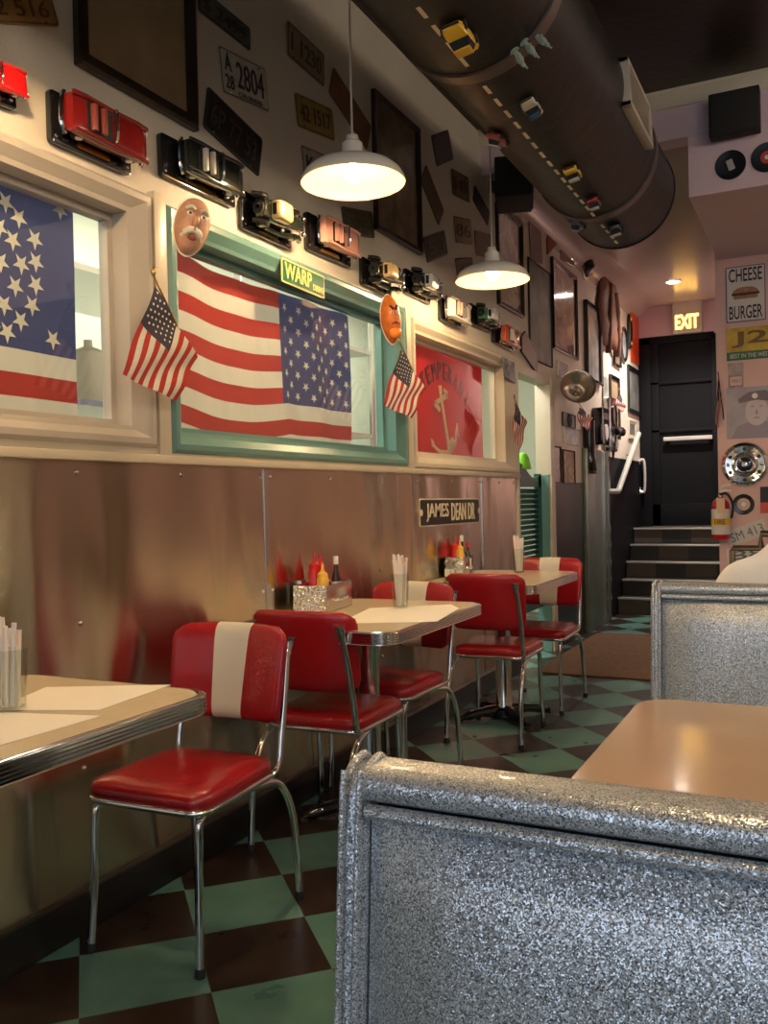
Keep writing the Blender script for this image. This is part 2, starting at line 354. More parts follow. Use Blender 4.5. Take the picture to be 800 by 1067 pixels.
# windows: bevelled casing, reveal, stop and pane
outs = [(.55, 2.18, 1.365, 2.15), (2.25, 4.035, 1.353, 2.145), (4.11, 5.83, 1.345, 2.115)]
for i, ((a, b, z0, z1), (A, Bo, Z0, Z1)) in enumerate(zip(wins, outs)):
    we = empty('window_%d' % (i+1), (WX, (a+b)/2, z0), kind='structure')
    we.matrix_world = Matrix.Translation((WX, (a+b)/2, z0))
    T = we.matrix_world.inverted()
    fm = [M['trimw'], M['teal'], M['trim']][i]
    mb = MB()
    outer = [(A,Z0),(Bo,Z0),(Bo,Z1),(A,Z1)]; inner = [(a,z0),(b,z0),(b,z1),(a,z1)]
    R = lambda q, X: [(X, p[0], p[1]) for p in q]
    def ins(q, t):
        (x0,y0),(x1,_),(_,y1),_ = q[0], q[1], q[2], q[3]; return [(x0+t,y0+t),(x1-t,y0+t),(x1-t,y1-t),(x0+t,y1-t)]
    mb.loft([R(outer, WX), R(outer, WX+.022), R(ins(outer, .012), WX+.034), R(ins(outer, .030), WX+.034), R(ins(inner, -.014), WX+.014), R(inner, WX+.010), R(inner, WX-.050),
             R(ins(inner, .022), WX-.050), R(ins(inner, .022), WX-.085), R(ins(inner, -.01), WX-.085)], cap=False, T=T)
    fr = mb.build('frame', fm, we, smooth=False)
    if i == 1: 
        pass
    MB().box(WX-.072, WX-.068, a+.015, b-.015, z0+.015, z1-.015, T=T).build('pane', M['glass'], we, smooth=False)
# doorway casing and jambs
struct('trim_8', MB().box(WB-.01, WX+.02, YD1-.012, YD1, 1.35, DZ).box(WX, WX+.02, YD1, YD1+.10, 0, 2.10).box(WX, WX+.02, 5.835, YD0, 0, 2.10).box(WX, WX+.02, YD0, YD1, DZ, 2.10), M['trim'], bevel=.003)
struct('trim_9', MB().box(WB-.01, WX-.001, YD1-.014, YD1-.001, 0, 1.35), M['teal'])
# dark panels, green-grey column and board further on
struct('trim_10', MB().box(WX, WX+.012, YD1+.10, 7.66, .0, 1.30), M['black'], bevel=.003)
struct('trim_11', MB().box(WX, WX+.05, 7.68, 8.48, .0, 1.60).box(WX, WX+.06, 8.44, 8.48, 0, 1.60), M['steelgreen'], bevel=.01)
struct('trim_12', MB().box(WX, WX+.012, 8.50, YB, .0, 1.56), M['doorblack'])
struct('trim_13', MB().box(WX+.012, WX+.03, 8.62, 8.66, .0, 1.56).box(WX+.05, WX+.062, 8.30, 8.33, .0, 1.6), M['chromed'])
# back wall, kitchen block and soffit
DX0, DX1, DTOP = WX, -1.075, 2.94
struct('wall_back', MB().box(WX-.15, 3.2, YB, YB+.15, DTOP, CZ).box(WX-.15, 3.2, YB, YB+.15, 0, ZL).box(DX1, 3.2, YB, YB+.15, ZL, DTOP), M['mauve'], smooth=False)
KX = -.69
struct('wall_kitchen', MB().box(KX, 3.0, 6.8, YB, 0, CZ), M['pink'], smooth=False)
struct('trim_14', MB().box(-.665, 3.0, YH, 6.8, 2.85, CZ), M['lav'], smooth=False)
struct('trim_15', MB().box(WX, 3.0, YH-.005, YH+.14, 3.19, CZ), M['lav'], smooth=False)
cr = MB()
prof = [(0, 0), (0, -.085), (-.015, -.085), (-.022, -.06), (-.045, -.03), (-.06, -.018), (-.06, 0)]
cr.loft([[(X, YH-.005+p[0], CZ+p[1]) for p in prof] for X in (WX, 3.0)])
struct('trim_16', cr, M['trim'])
struct('wall_right', MB().box(3.0, 3.15, -3.2, YB+.15, 0, CZ), colmat('wood_panelling', (.50, .39, .26), .5, 0, noise=.4, nscale=5), smooth=False)
wf = MB().box(WX-.15, -1.2, -3.2, -3.05, 0, CZ).box(-1.2, 2.7, -3.2, -3.05, 0, .7).box(-1.2, 2.7, -3.2, -3.05, 3.15, CZ).box(2.7, 3.15, -3.2, -3.05, 0, CZ)
struct('wall_front', wf, M['cream'], smooth=False)
sf = MB()
for X in (-1.2, .08, 1.38, 2.64): sf.box(X, X+.06, -3.15, -3.08, .7, 3.15)
sf.box(-1.2, 2.7, -3.15, -3.08, .7, .76).box(-1.2, 2.7, -3.15, -3.08, 3.09, 3.15)
struct('window_4', sf, M['black'], bevel=.005)
struct('ceiling', MB().box(WX-.15, 3.15, -3.2, YH, CZ, CZ+.1), M['tin'], smooth=False)
rc = MB().box(WX-.15, 3.15, YH+.1, YB+.15, CZ2, CZ2+.25)
struct('ceiling_rear', rc, M['gloss'], smooth=False)
# cove where the rear ceiling meets the left wall
cv = MB(); cvp = [(WX, CZ2)]+[(WX+.22-.22*math.cos(a), CZ2-.16+.16*math.sin(a)) for a in [PI/2*k/6 for k in range(7)]][::-1]
cv.loft([[(p[0], Y_, p[1]) for p in cvp] for Y_ in (YH+.14, YB)])
struct('trim_17', cv, M['gloss'])
# door at the top of the stairs
de = empty('door_1', ((DX0+DX1)/2, YB, ZL), kind='structure')
T = de.matrix_basis.inverted()
T = Matrix.Translation((-(DX0+DX1)/2, -YB, -ZL))
MB().box(DX0, DX1, YB+.03, YB+.07, ZL, DTOP, T=T).build('door_panel', M['doorblack'], de, smooth=False)
dm = MB().box(DX0, DX0+.13, YB-.01, YB+.06, ZL, DTOP, T=T).box(DX1-.03, DX1+.02, YB-.01, YB+.06, ZL, DTOP, T=T).box(DX0, DX1, YB-.01, YB+.06, DTOP-.06, DTOP+.02, T=T)
for zz in (1.88, 2.42): dm.box(DX0+.13, DX1, YB+.0, YB+.04, zz, zz+.03, T=T)
dm.box(DX0+.13, DX0+.22, YB, YB+.04, ZL, DTOP, T=T).box(DX0+.13, DX1, YB, YB+.04, ZL, ZL+.25, T=T)
dm.build('door_frame', M['doorblack'], de, bevel=.004)
p0 = onY(692, 458, YB); p1 = onY(742, 456, YB)
MB().box(p0.x, DX1-.03, YB-.07, YB-.03, p0.z-.022, p0.z+.022, T=T).box(p0.x+.02, p0.x+.06, YB-.04, YB+.02, p0.z-.02, p0.z+.02, T=T).box(DX1-.08, DX1-.04, YB-.04, YB+.02, p0.z-.02, p0.z+.02, T=T).build('push_bar', M['nose'], de, bevel=.006)

# stairs
se = empty('staircase', (-1.29, 8.98, 0), label='dark staircase of five steps with pale metal nosings up to the black door', cat='stairs')
T = Matrix.Translation((1.29, -8.98, 0))
R_, TR = .165, .22
ra = colmat('riser_brown', (.075, .06, .05), .5, 0); rb = colmat('riser_dark', (.02, .022, .022), .4, 0)
for i in range(5):
    y0 = 8.98+i*TR; y1 = 8.98+(i+1)*TR if i < 4 else YB-.02
    b_ = MB(); b_.box(WX+.02, KX-.003, y0, YB-.02 if i == 4 else y1, i*R_, (i+1)*R_-.012, T=T)
    b_.mi = 1
    n = 4; wd = (KX-WX-.02)/n
    for k in range(n):
        if (k+i) % 2 == 0: b_.box(WX+.021+k*wd, WX+.02+(k+1)*wd-.003, y0-.003, y0+.004, i*R_+.004, (i+1)*R_-.02, T=T)
    b_.build('step', [rb, ra], se, smooth=False)
    MB().box(WX+.02, KX-.003, y0-.02, y1, (i+1)*R_-.012, (i+1)*R_-.002, T=T).build('tread', rb, se, smooth=False)
    MB().box(WX+.02, KX-.004, y0-.026, y0+.014, (i+1)*R_-.018, (i+1)*R_+.002, T=T).build('nosing', M['nose'], se, bevel=.004)

# back room seen through the panes and the doorway
struct('wall_kitchen_rear', MB().box(-3.9, -3.8, -.5, 9, 0, 3.0).box(-3.9, WB, 8.9, 9, 0, 3).box(-3.9, WB, -.5, -.4, 0, 3), colmat('pale_green_wall', (.50, .54, .44), .5, 0), smooth=False)
struct('ceiling_kitchen', MB().box(-3.9, WB, -.5, 9, 3.0, 3.05), colmat('kitchen_white', (.7, .7, .62), .6, 0), smooth=False)

# ------------------------------------------------------------------ flags
def flag_mesh(S, canton_right=False, ns=26, sub=2, stars=None, nstripe=13, cs=.4, starr=.012, rows=(9, 11), star_m=None, blue='flagb', red='flagr', white='flagw', first_red=True, crows=7):
    """S(s,t): s along the stripes from the canton end, t down from the canton edge"""
    mb = MB(); NS = ns; NT = nstripe*sub
    ss = sorted(set([i/NS for i in range(NS+1)]+[cs]))
    vs = [tuple(S(a, j/NT)) for j in range(NT+1) for a in ss]; W_ = len(ss)
    off = len(mb.v); mb.v += vs
    for j in range(NT):
        st = j//sub
        for i in range(W_-1):
            mid = (ss[i]+ss[i+1])/2
            mi = 2 if (mid < cs and st < crows) else ((0 if st % 2 == 0 else 1) if first_red else (1 if st % 2 == 0 else 0))
            mb.f.append([off+j*W_+i, off+j*W_+i+1, off+(j+1)*W_+i+1, off+(j+1)*W_+i]); mb.m.append(mi)
    return mb, [M[red], M[white], M[blue]]
def add_stars(mb, S, pts, r, nrm=Vector((1,0,0)), lift=.002, mi=3, pts_n=5, rot=0):
    for (a, t) in pts:
        c = Vector(S(a, t)); e = .01
        du = (Vector(S(a+e, t))-c).normalized(); n_ = nrm
        dv = n_.cross(du).normalized()
        for sgn in (1, -1):
            vs = [c+n_*lift*sgn]
            for k in range(pts_n*2):
                q = r if k % 2 == 0 else r*.4; an = PI/2+rot+k*PI/pts_n
                vs.append(c+n_*lift*sgn+du*q*math.cos(an)+dv*q*math.sin(an))
            o = len(mb.v); mb.v += [tuple(x) for x in vs]
            n2 = pts_n*2
            for k in range(n2): mb.f.append([o, o+1+k, o+1+(k+1) % n2]); mb.m.append(mi)
XF = WX-.105
# window 2: whole flag, canton at the far end
fr_ = onW(362, 324, XF); fb_ = onW(361, 424, XF); tl_ = onW(181, 272, XF); cl_ = onW(290, 300, XF)
ztop = (fr_.z+tl_.z)/2; sh_ = (fr_.z-fb_.z)/7
yR = fr_.y; cw = yR-cl_.y; LW = (yR-onW(176, 300, XF).y); 
def S2(s_, t):
    y = yR-s_*LW; z = ztop-sh_*13*t
    sag = .035*math.sin(PI*min(1, max(0, (s_-.42)/.58)))*(.4+t) - .05*max(0, s_-.75)
    return (XF+.008*math.sin(9*s_*PI+2*t)+.005*math.sin(23*s_+5*t), y, z-sag)
mb, ms = flag_mesh(S2, cs=cw/LW, ns=40, sub=3)
pts = []
ccs = cw/LW; ct = 7/13
for r_ in range(9):
    for c_ in range(6 if r_ % 2 == 0 else 5):
        pts.append((ccs*((c_+.5 if r_ % 2 == 0 else c_+1)/6), ct*((r_+1.2)/10)))
add_stars(mb, S2, pts, .021)
tag(mb.build('american_flag', ms+[M['star']], smooth=True, ang=80), 'large stars and stripes flag behind the glass of the teal-framed window', 'flag')
# window 1: canton with big stars
zc = onW(40, 368, XF).z; y1 = onW(76, 300, XF).y; sh1 = zc-onW(40, 392, XF).z
zt1 = zc+.78; LW1 = 2.3
def S1(s_, t):
    y = y1-s_*LW1; z = zt1-(.78+6*sh1)*t
    return (XF+.006*math.sin(14*s_)+.004*math.sin(30*s_+6*t), y+.012*t, z)
mb = MB(); ss = [i/40 for i in range(41)]; bt = .78/(.78+6*sh1)
tt = [bt*k/10 for k in range(11)]+[bt+(1-bt)*k/6 for k in range(1, 7)]
mb.v = [tuple(S1(a, t)) for t in tt for a in ss]
for j in range(len(tt)-1):
    for i in range(40):
        mb.f.append([j*41+i, j*41+i+1, (j+1)*41+i+1, (j+1)*41+i]); mb.m.append(2 if j < 10 else (1 if (j-10) % 2 == 0 else 0))
pts = []
for px, py in ((15,103),(62,157),(40,235),(118,232),(70,318),(122,310),(47,395),(122,390),(5,460),(108,462),(65,515),(15,555),(183,580),(203,130),(-8,190),(-5,310),(-40,260),(-45,400),(-40,520)):
    q = onW(px/3.335, 180+py/3.335, XF); t = (zt1-q.z)/(.78+6*sh1); pts.append(((y1+.012*t-q.y)/LW1, t))
add_stars(mb, S1, pts, .032)
tag(mb.build('american_flag', [M['flagr'], M['flagw'], M['flagb'], M['star']], smooth=True, ang=80), 'large flag showing its blue star field behind the leftmost grey-framed window', 'flag')
# window 3: red banner with an anchor
e = empty('anchor_banner', onW(464, 420, XF), ROTW, 'red banner with a pale anchor and arched dark lettering behind the third window', 'banner')
def WL(px, py, X, o): q = onW(px, py, X); return (q.y-o.y, q.z-o.z)
o3 = e.location
c4 = [WL(*p, XF, o3) for p in ((423, 346), (502, 378), (502, 486), (423, 482))]
mb = MB(); n = 20; vs = []
for j in range(n+1):
    for i in range(n+1):
        u, v_ = i/n, j/n
        x = c4[0][0]+(c4[1][0]-c4[0][0])*u; zt = c4[0][1]; zb = c4[3][1]-.05
        z = (zt-.03*math.sin(PI*u))*(1-v_)+zb*v_
        vs.append((x, z, .006*math.sin(10*u+2*v_)))
mb.add(vs, [(j*(n+1)+i, j*(n+1)+i+1, (j+1)*(n+1)+i+1, (j+1)*(n+1)+i) for j in range(n) for i in range(n)])
mb.build('banner_cloth', M['banner'], e, ang=80)
mb = MB(); txt = 'TEMPERANY'
for k, ch in enumerate(txt):
    t = k/(len(txt)-1); px = 441+45*t; py = 397-62*t*(1-t)*1.25+20*t+ (0)
    q = WL(px, py, XF+.01, o3); an = math.radians(40-85*t)
    text_mesh(ch, .055, .10, .008, .011, flatT(an, q[0], q[1]), mb)
mb.build('lettering', M['ink'], e, smooth=False)
a0 = WL(458, 403, XF+.01, o3); a1 = WL(468, 472, XF+.01, o3)
mb = MB()
def seg(mb, a, b, w0, w1, z0=.008, z1=.014):
    a = Vector(a); b = Vector(b); d = (b-a).normalized(); n_ = Vector((-d.y, d.x))
    mb.prism([tuple(a+n_*w0), tuple(a-n_*w0), tuple(b-n_*w1), tuple(b+n_*w1)], z0, z1)
P3 = lambda x, y: WL(x, y, XF+.01, o3)
seg(mb, P3(459, 412), P3(468, 470), .012, .016)
for (a, b, w0, w1) in (((458,402),(459,412),.02,.012),((453,420),(466,412),.012,.016),((453,420),(458,428),.022,.01),((466,412),(462,406),.02,.01),((468,472),(458,471),.016,.012),((458,471),(451,464),.012,.009),((451,464),(449,457),.02,.002),((468,472),(474,462),.016,.012),((474,462),(476,452),.012,.009),((476,454),(476,441),.026,.002),((468,466),(472,458),.03,.02)):
    seg(mb, P3(*a), P3(*b), w0, w1)
mb.build('anchor', M['gold'], e, smooth=False)

# small stick flags hung in front of the wall
def stick_flag(q, X, label, stickfrom=None, blue='flagn', wave=.006):
    A, B_, C_, D_ = [onW(*p, X) for p in q]
    e = empty('stick_flag', A, (0,0,0), label, 'flag', 'small flags on sticks')
    def S(s_, t):
        p = (A*(1-s_)*(1-t)+B_*s_*(1-t)+C_*s_*t+D_*(1-s_)*t)-A
        p.x += wave*math.sin(8*s_+9*t); return p
    mb, ms = flag_mesh(S, cs=.42, ns=14, sub=1, blue=blue)
    L_ = (B_-A).length
    pts = [(.42*(c+.6+(.5 if r % 2 else 0))/6.2, 7/13*(r+.7)/7.4) for r in range(7) for c in range(5)]
    add_stars(mb, S, pts, L_*.017, lift=.003)
    mb.build('flag_cloth', ms+[M['star']], e, ang=80)
    top = Vector((0, 0, .03)); bot = (D_-A)*1.12+Vector((-.05, 0, 0))
    MB().tube([tuple(top+Vector((0,-.004,0))), tuple((D_-A)*.5+Vector((-.004,0,0))), tuple(bot)], .0035, 8, 0).build('stick', M['brass'], e)
    MB().ball(tuple(top+Vector((0,-.004,.012))), .008, 10, (1,1,1.9)).build('finial', M['brass'], e)
    return e
stick_flag(((161,298),(126,390),(184.5,418.5),(205.5,372)), WX+.10, 'small striped flag hanging between the grey and the teal window frames')
stick_flag(((417,364),(398,422),(430,436),(443,405)), WX+.10, 'small striped flag hanging beside the oval orange-chinned mask')
stick_flag(((536,420),(534,455),(541,472),(549,440)), WX+.10, 'small striped flag hanging in front of the doorway opening')
stick_flag(((603,424),(601,438),(612,449),(618,436)), WX+.10, 'small dim flag hanging beneath the silver horn')
stick_flag(((645,410),(640,420),(648,430),(652,424)), WX+.08, 'tiny striped flag beside the narrow dark-framed print by the stairs')

# ------------------------------------------------------------------ wall-mounted flat things
def fit(q, X=WX):
    P = [Vector((onW(*p, X).y, onW(*p, X).z)) for p in q]       # TL TR BR BL
    c = sum(P, Vector((0, 0)))/4
    u = ((P[1]-P[0])+(P[2]-P[3]))/2; v_ = ((P[0]-P[3])+(P[1]-P[2]))/2
    return c, u.length, v_.length, math.atan2(u.y, u.x)
plate_n = [0]
def plate(q, label, base, txt=None, ink=None, border=None, small=None, cat='licence plate', group='old licence plates on the left wall', wh=None, name='licence_plate'):
    c, w_, h_, a = fit(q)
    if wh: w_, h_ = wh
    e = empty(name, (WX, c.x, c.y), ROTW, label, cat, group); e.rotation_euler = (PI/2, 0, PI/2)
    T = flatT(a)
    mb = MB().prism(rrect(w_, h_, .012, 3), .003, .006, T)
    mb.mi = 1
    o_ = rrect(w_-.008, h_-.008, .010, 3); i_ = rrect(w_-.016, h_-.016, .008, 3)
    for k in range(len(o_)):
        j = (k+1) % len(o_)
        mb.add([(*o_[k], .006), (*o_[j], .006), (*i_[j], .0072), (*i_[k], .0072)], [(0,1,2,3)], T)
    for sx in (-1, 1):
        for sy in (-1, 1): mb.mi = 2; mb.ball((sx*w_*.33, sy*h_*.40, .005), .005, 8, (1,1,.6), T=T)
    mb.build('plate_sheet', [base, border or ink or base, M['chromed']], e, ang=30)
    if txt: 
        tm = text_mesh(txt, w_*.8, h_*.5, .006, .009, T @ Matrix.Translation((0, .0 if not small else .008, 0)))
        if small: text_mesh(small, w_*.45, h_*.10, .006, .008, T @ Matrix.Translation((0, -h_*.36, 0)), tm)
        tm.build('characters', ink, e, smooth=False)
    # mounting screw standing off the wall
    MB().lathe([(.004, 0), (.004, .0035)], 8, cap=True).build('spacer', M['chromed'], e)
    return e
pb = lambda n, c, k=.25: colmat(n, c, .45, .1, noise=k, nscale=14)
plate(((-34,-12),(54,-6),(58,29),(-30,22)), 'orange-brown rusty licence plate in the top left corner of the wall', pb('plate_orange', (.36, .19, .06), .4), '42 516', pb('ink_brown', (.10, .045, .015)))
plate(((204,-8),(261,24),(258,60),(206,4)), 'grey-green licence plate above the white one with black figures', pb('plate_greygreen', (.10, .10, .085)), 'S 2499', pb('ink_grey', (.03, .03, .025)))
plate(((225,47),(275,70.5),(279.6,119),(231,96)), 'white licence plate with large black figures between two dark plates', pb('plate_white', (.55, .53, .45), .15), None, M['ink'])
e = bpy.data.objects[[o.name for o in COL.objects if o.name.startswith('licence_plate')][-1]]
c, w_, h_, a = fit(((225,47),(275,70.5),(279.6,119),(231,96))); T = flatT(a)
tm = text_mesh('2804', w_*.58, h_*.56, .006, .009, T @ Matrix.Translation((w_*.12, .006, 0)))
text_mesh('A', w_*.13, h_*.34, .006, .009, T @ Matrix.Translation((-w_*.34, h_*.2, 0)), tm); text_mesh('28', w_*.17, h_*.3, .006, .009, T @ Matrix.Translation((-w_*.33, -h_*.2, 0)), tm)
text_mesh('COLORADO', w_*.5, h_*.1, .006, .008, T @ Matrix.Translation((w_*.08, -h_*.38, 0)), tm)
tm.build('characters', M['ink'], e, smooth=False)
plate(((215,87),(271.5,147),(269.4,183.6),(210.6,135)), 'long black licence plate with faint figures above the black and gold model car', pb('plate_black', (.022, .019, .017)), '6P 77 53', pb('ink_faint', (.08, .07, .06)))
plate(((298.5,21),(336.6,57),(336.6,91.5),(297.6,57)), 'tan licence plate high on the wall, left of the lamp cord', pb('plate_tan', (.30, .24, .15)), '1 1230', pb('ink_tan', (.07, .05, .03)))
plate(((305.4,96),(345.6,114.6),(346.8,147),(309,132)), 'yellow licence plate just above the shade of the nearer lamp', pb('plate_yellow', (.36, .24, .06)), '42 1517', pb('ink_tan', (.07, .05, .03)))
plate(((346.5,70.5),(384,129),(383,160),(341.4,96)), 'plain rust-brown plate crossed by the lamp cord', pb('plate_rust', (.20, .09, .035)))
plate(((314,151),(352,168),(354,200),(313.5,186)), 'pale licence plate half hidden behind the nearer lamp shade', pb('plate_pale', (.42, .38, .30)), 'K 118', M['ink'])
plate(((355.5,219),(387,217.5),(389,252),(357,240)), 'dark olive plate under the nearer lamp beside the pink model car', pb('plate_olive', (.06, .055, .025)), '37 204', pb('ink_olive', (.11, .10, .06)))
plate(((448.8,141),(467.5,135),(470,166),(453.7,174)), 'dark purple plate below the duct, right of the tall frame', pb('plate_purple', (.05, .03, .045)))
plate(((443,173),(462,218.6),(455.6,236.5),(437,186)), 'narrow brown plate tilted steeply beside the tall brown frame', pb('plate_brown', (.13, .08, .04)))
plate(((469.4,176),(487.8,185),(487.8,212),(470.8,202)), 'square ochre-brown plate in the middle of the far plates', pb('plate_ochre', (.17, .11, .05)), '18', pb('ink_tan', (.07, .05, .03)))
plate(((493.3,192.5),(508.7,220),(508,237),(492,209)), 'black tilted plate left of the vertical frame behind the far lamp', pb('plate_soot', (.03, .026, .022)))
plate(((472,226),(490,228),(491,256),(473.5,252)), 'pale brown plate with two rows of figures above the far lamp', pb('plate_fawn', (.30, .23, .15)), '86', pb('ink_brown', (.10, .045, .015)))
plate(((440,248),(459.5,241),(468,263.6),(444,274)), 'dark green plate with a raised rim, left of the far lamp', pb('plate_green', (.045, .045, .025)), '51', pb('ink_olive', (.11, .10, .06)))
plate(((493.6,239),(512,246),(513,269),(495,267)), 'dull brown plate touching the neck of the far lamp', pb('plate_umber', (.18, .12, .07)))
plate(((474,269),(492,269),(492,290),(475,293)), 'brown plate with a rim just left of the far lamp shade', pb('plate_dun', (.15, .11, .06)), '33', pb('ink_tan', (.07, .05, .03)))
plate(((550,210.5),(562,216),(564,276),(551,269.5)), 'tall brown plate beside the red pennant', pb('plate_walnut', (.14, .07, .045)))
plate(((583,255),(596,264),(598,278.7),(583,270.9)), 'small rust-red plate below the red pennant', pb('plate_brick', (.22, .09, .06)))

def poly_thing(name, q, label, cat, m_, z0=.003, z1=.012, X=WX, group=None, bevel=0):
    P = [onW(*p, X) for p in q]; c = sum(P, Vector((0,0,0)))/len(P)
    e = MB().prism([(p.y-c.y, p.z-c.z) for p in P], z0, z1).build(name, m_, None, bevel=bevel)
    e.location = c; e.rotation_euler = ROTW
    return tag(e, label, cat, group)
def frame(q, label, pic, fw=.03, fm=None, th=.022, matw=0, glass=False, name='picture_frame', wh=None, cat='picture', group='framed pictures on the left wall'):
    c, w_, h_, a = fit(q)
    if wh: w_, h_ = wh
    if abs(a) < .12: a = 0
    e = empty(name, (WX, c.x, c.y), ROTW, label, cat, group)
    T = flatT(a); fm = fm or M['darkwood']
    R = lambda w1, h1, z: [(x, y, z) for x, y in rrect(w1, h1, .003, 1)]
    MB().loft([R(w_, h_, .001), R(w_, h_, th), R(w_-fw*.5, h_-fw*.5, th+.004), R(w_-2*fw, h_-2*fw, th-.006), R(w_-2*fw, h_-2*fw, .003)], cap=False, T=T).build('moulding', fm, e, smooth=False)
    MB().prism(rrect(w_-2*fw+.004, h_-2*fw+.004, .002, 1), .004, .007, T).build('print', M['paper'] if matw else pic, e, smooth=False)
    if matw: MB().prism(rrect(w_-2*fw-2*matw, h_-2*fw-2*matw, .002, 1), .007, .009, T).build('artwork', pic, e, smooth=False)
    return e
o = frame(((73,-120),(199,-32),(200.8,137),(75.6,67.4)), 'large dark-framed brown print at the upper left of the wall', M['sepia'], .045)
frame(((385,91),(433.6,135),(437,270),(390,236)), 'tall dark-framed brown print to the right of the nearer lamp', M['sepiad'], .03)
frame(((515,209),(542,235),(543,331),(517.5,318)), 'dark-framed brown print directly behind the far lamp', M['sepiad'], .03)
frame(((549,269.5),(572.5,284),(573.8,383.7),(551,373)), 'tall plain grey poster with a thin edge, left of the glazed frame', M['grey'], .012, M['rubber'], .012)
frame(((572.5,267),(598.7,289),(600,375),(575,364)), 'black-framed glazed picture reflecting the lamps', colmat('glossy_print', (.45, .36, .30), .08, 1, noise=.5, nscale=7), .03, M['blackg'])
frame(((606.4,314),(623,322),(624.8,402.5),(610,396.4)), 'narrow black-framed pale print left of the hanging brown jacket', M['greyl'], .03, M['blackg'], .035)
frame(((652.8,380),(665,386.8),(665.9,435),(653.6,428.8)), 'black-framed grey print under the orange poster', M['grey'], .05, M['blackg'])
frame(((633,388.5),(644,395.5),(644,460),(636,455)), 'black-framed khaki print behind the silver telephone', M['sepia'], .04, M['blackg'])
frame(((579,375),(590,380),(590,397),(580,393)), 'small pale picture under the glazed frame', M['greyl'], .01, M['trim'], .01)
frame(((600,387),(609,391),(609,405),(601.5,401)), 'small dark blue-grey picture right of the silver horn', M['grey'], .02, M['rubber'], .015)
frame(((585,429),(598,433),(598,447),(585,443)), 'white square picture with a dark disc beneath the horn', M['greyl'], .006, M['rubber'], .01)
frame(((586,445),(603,447),(603,464),(586,463)), 'white sheet picture above the two narrow frames', colmat('pale_sheet', (.6, .6, .62), .5, 0, noise=.4, nscale=20), .004, M['trim'], .006)
frame(((575,464),(583,466),(583.6,506),(576,504)), 'narrow dark picture on the cream board by the doorway', M['sepiad'], .012, M['darkwood'], .012)
frame(((585,468),(597.6,470),(597.6,505),(586,504)), 'narrow mottled yellow picture on the cream board', colmat('mottled_yellow', (.42, .28, .08), .4, .2, noise=.85, nscale=22), .012, M['darkwood'], .012)
frame(((653.6,436),(661.5,439),(661.5,459.5),(654,457)), 'small white-framed picture above the handrail', M['grey'], .05, M['trim'], .015)
frame(((638,364),(645.4,368),(645.4,385),(639,380)), 'small dark picture below the brown jacket', M['sepiad'], .03, M['blackg'])
poly_thing('wall_poster', ((656,322),(667.6,331),(668.6,383),(656.8,376)), 'red-orange poster high up beside the black door', 'poster', M['posterr'])
poly_thing('pennant', ((568.5,223.6),(588.8,243),(569,265.6)), 'dark red triangular pennant below the duct', 'pennant', colmat('pennant_red', (.22, .05, .035), .6, 0))
poly_thing('wooden_board', ((545,345),(558,372),(557,389),(541,366),(541,352)), 'brown wooden board tilted beside the orange model car', 'board', M['darkwood'], z1=.02)
poly_thing('paper_notice', ((517,372),(530,378),(531,400),(519,392)), 'small blue and white notice stuck to the right post of the third window', 'notice', colmat('blue_white_notice', (.42, .46, .52), .5, 0, noise=.8, nscale=14), z0=.036, z1=.040)
poly_thing('paper_notice', ((627,392),(632,394),(632,421),(627,419)), 'narrow grey notice between two framed prints past the horn', 'notice', M['greyl'])
# oval portraits
for q, lb in ((((645,338),(652,343),(652,379),(646,376)), 'oval dark portrait left of the red-orange poster, lower one'), (((652.5,325),(656.5,329),(656.5,366),(653,362)), 'narrow oval dark portrait touching the red-orange poster')):
    c, w_, h_, a = fit(q); e = empty('oval_portrait', (WX, c.x, c.y), ROTW, lb, 'picture', 'oval portraits by the black door')
    ov = lambda k, z: [(w_/2*k*math.cos(t), h_/2*k*math.sin(t), z) for t in [2*PI*i/28 for i in range(28)]]
    MB().loft([ov(1, .001), ov(1, .02), ov(.93, .028), ov(.78, .018), ov(.78, .004)], cap=False).build('moulding', M['blackg'], e)
    MB().loft([ov(.8, .004), ov(.8, .008)]).build('print', M['grey'], e, smooth=False)
# disc on the white picture
q = onW(591, 436); MB().lathe([(.0, 0), (.055, 0), (.055, .008), (0, .008)], 20).build('disc', M['ink'], [o for o in COL.objects if o.get('label', '').startswith('white square picture')][0]).location = (0, 0, .012)

# hanging brown jacket
P = [(623,284),(636,291),(639,320),(643,347),(640,352),(637,367),(633,361),(628,362),(624,358),(622,340),(620,318)]
pw = [onW(*p, WX) for p in P]; c = sum(pw, Vector())/len(pw)
e = empty('leather_jacket', c, ROTW, 'brown leather jacket hanging on the wall between framed prints', 'jacket')
rings = []
for k, z in ((.9, .005), (1, .03), (.95, .055), (.7, .07), (.35, .075)):
    rings.append([((p.y-c.y)*k, (p.z-c.z)*k, z*(1+.35*math.sin(3.1*i))) for i, p in enumerate(pw)])
jk = MB().loft(rings).build('jacket_body', M['brown'], e, ang=60)
MB().tube([(-.12, .34, .06), (-.19, .0, .065), (-.16, -.32, .05)], [.04, .035, .03], 10).build('sleeve', M['brown'], e)
MB().tube([(.10, .30, .06), (.20, -.02, .065), (.26, -.30, .05)], [.04, .035, .03], 10).build('sleeve', M['brown'], e)
MB().tube([(0, .44, .03), (0, .50, .05), (.01, .53, .02)], .012, 8).build('hook', M['chromed'], e)

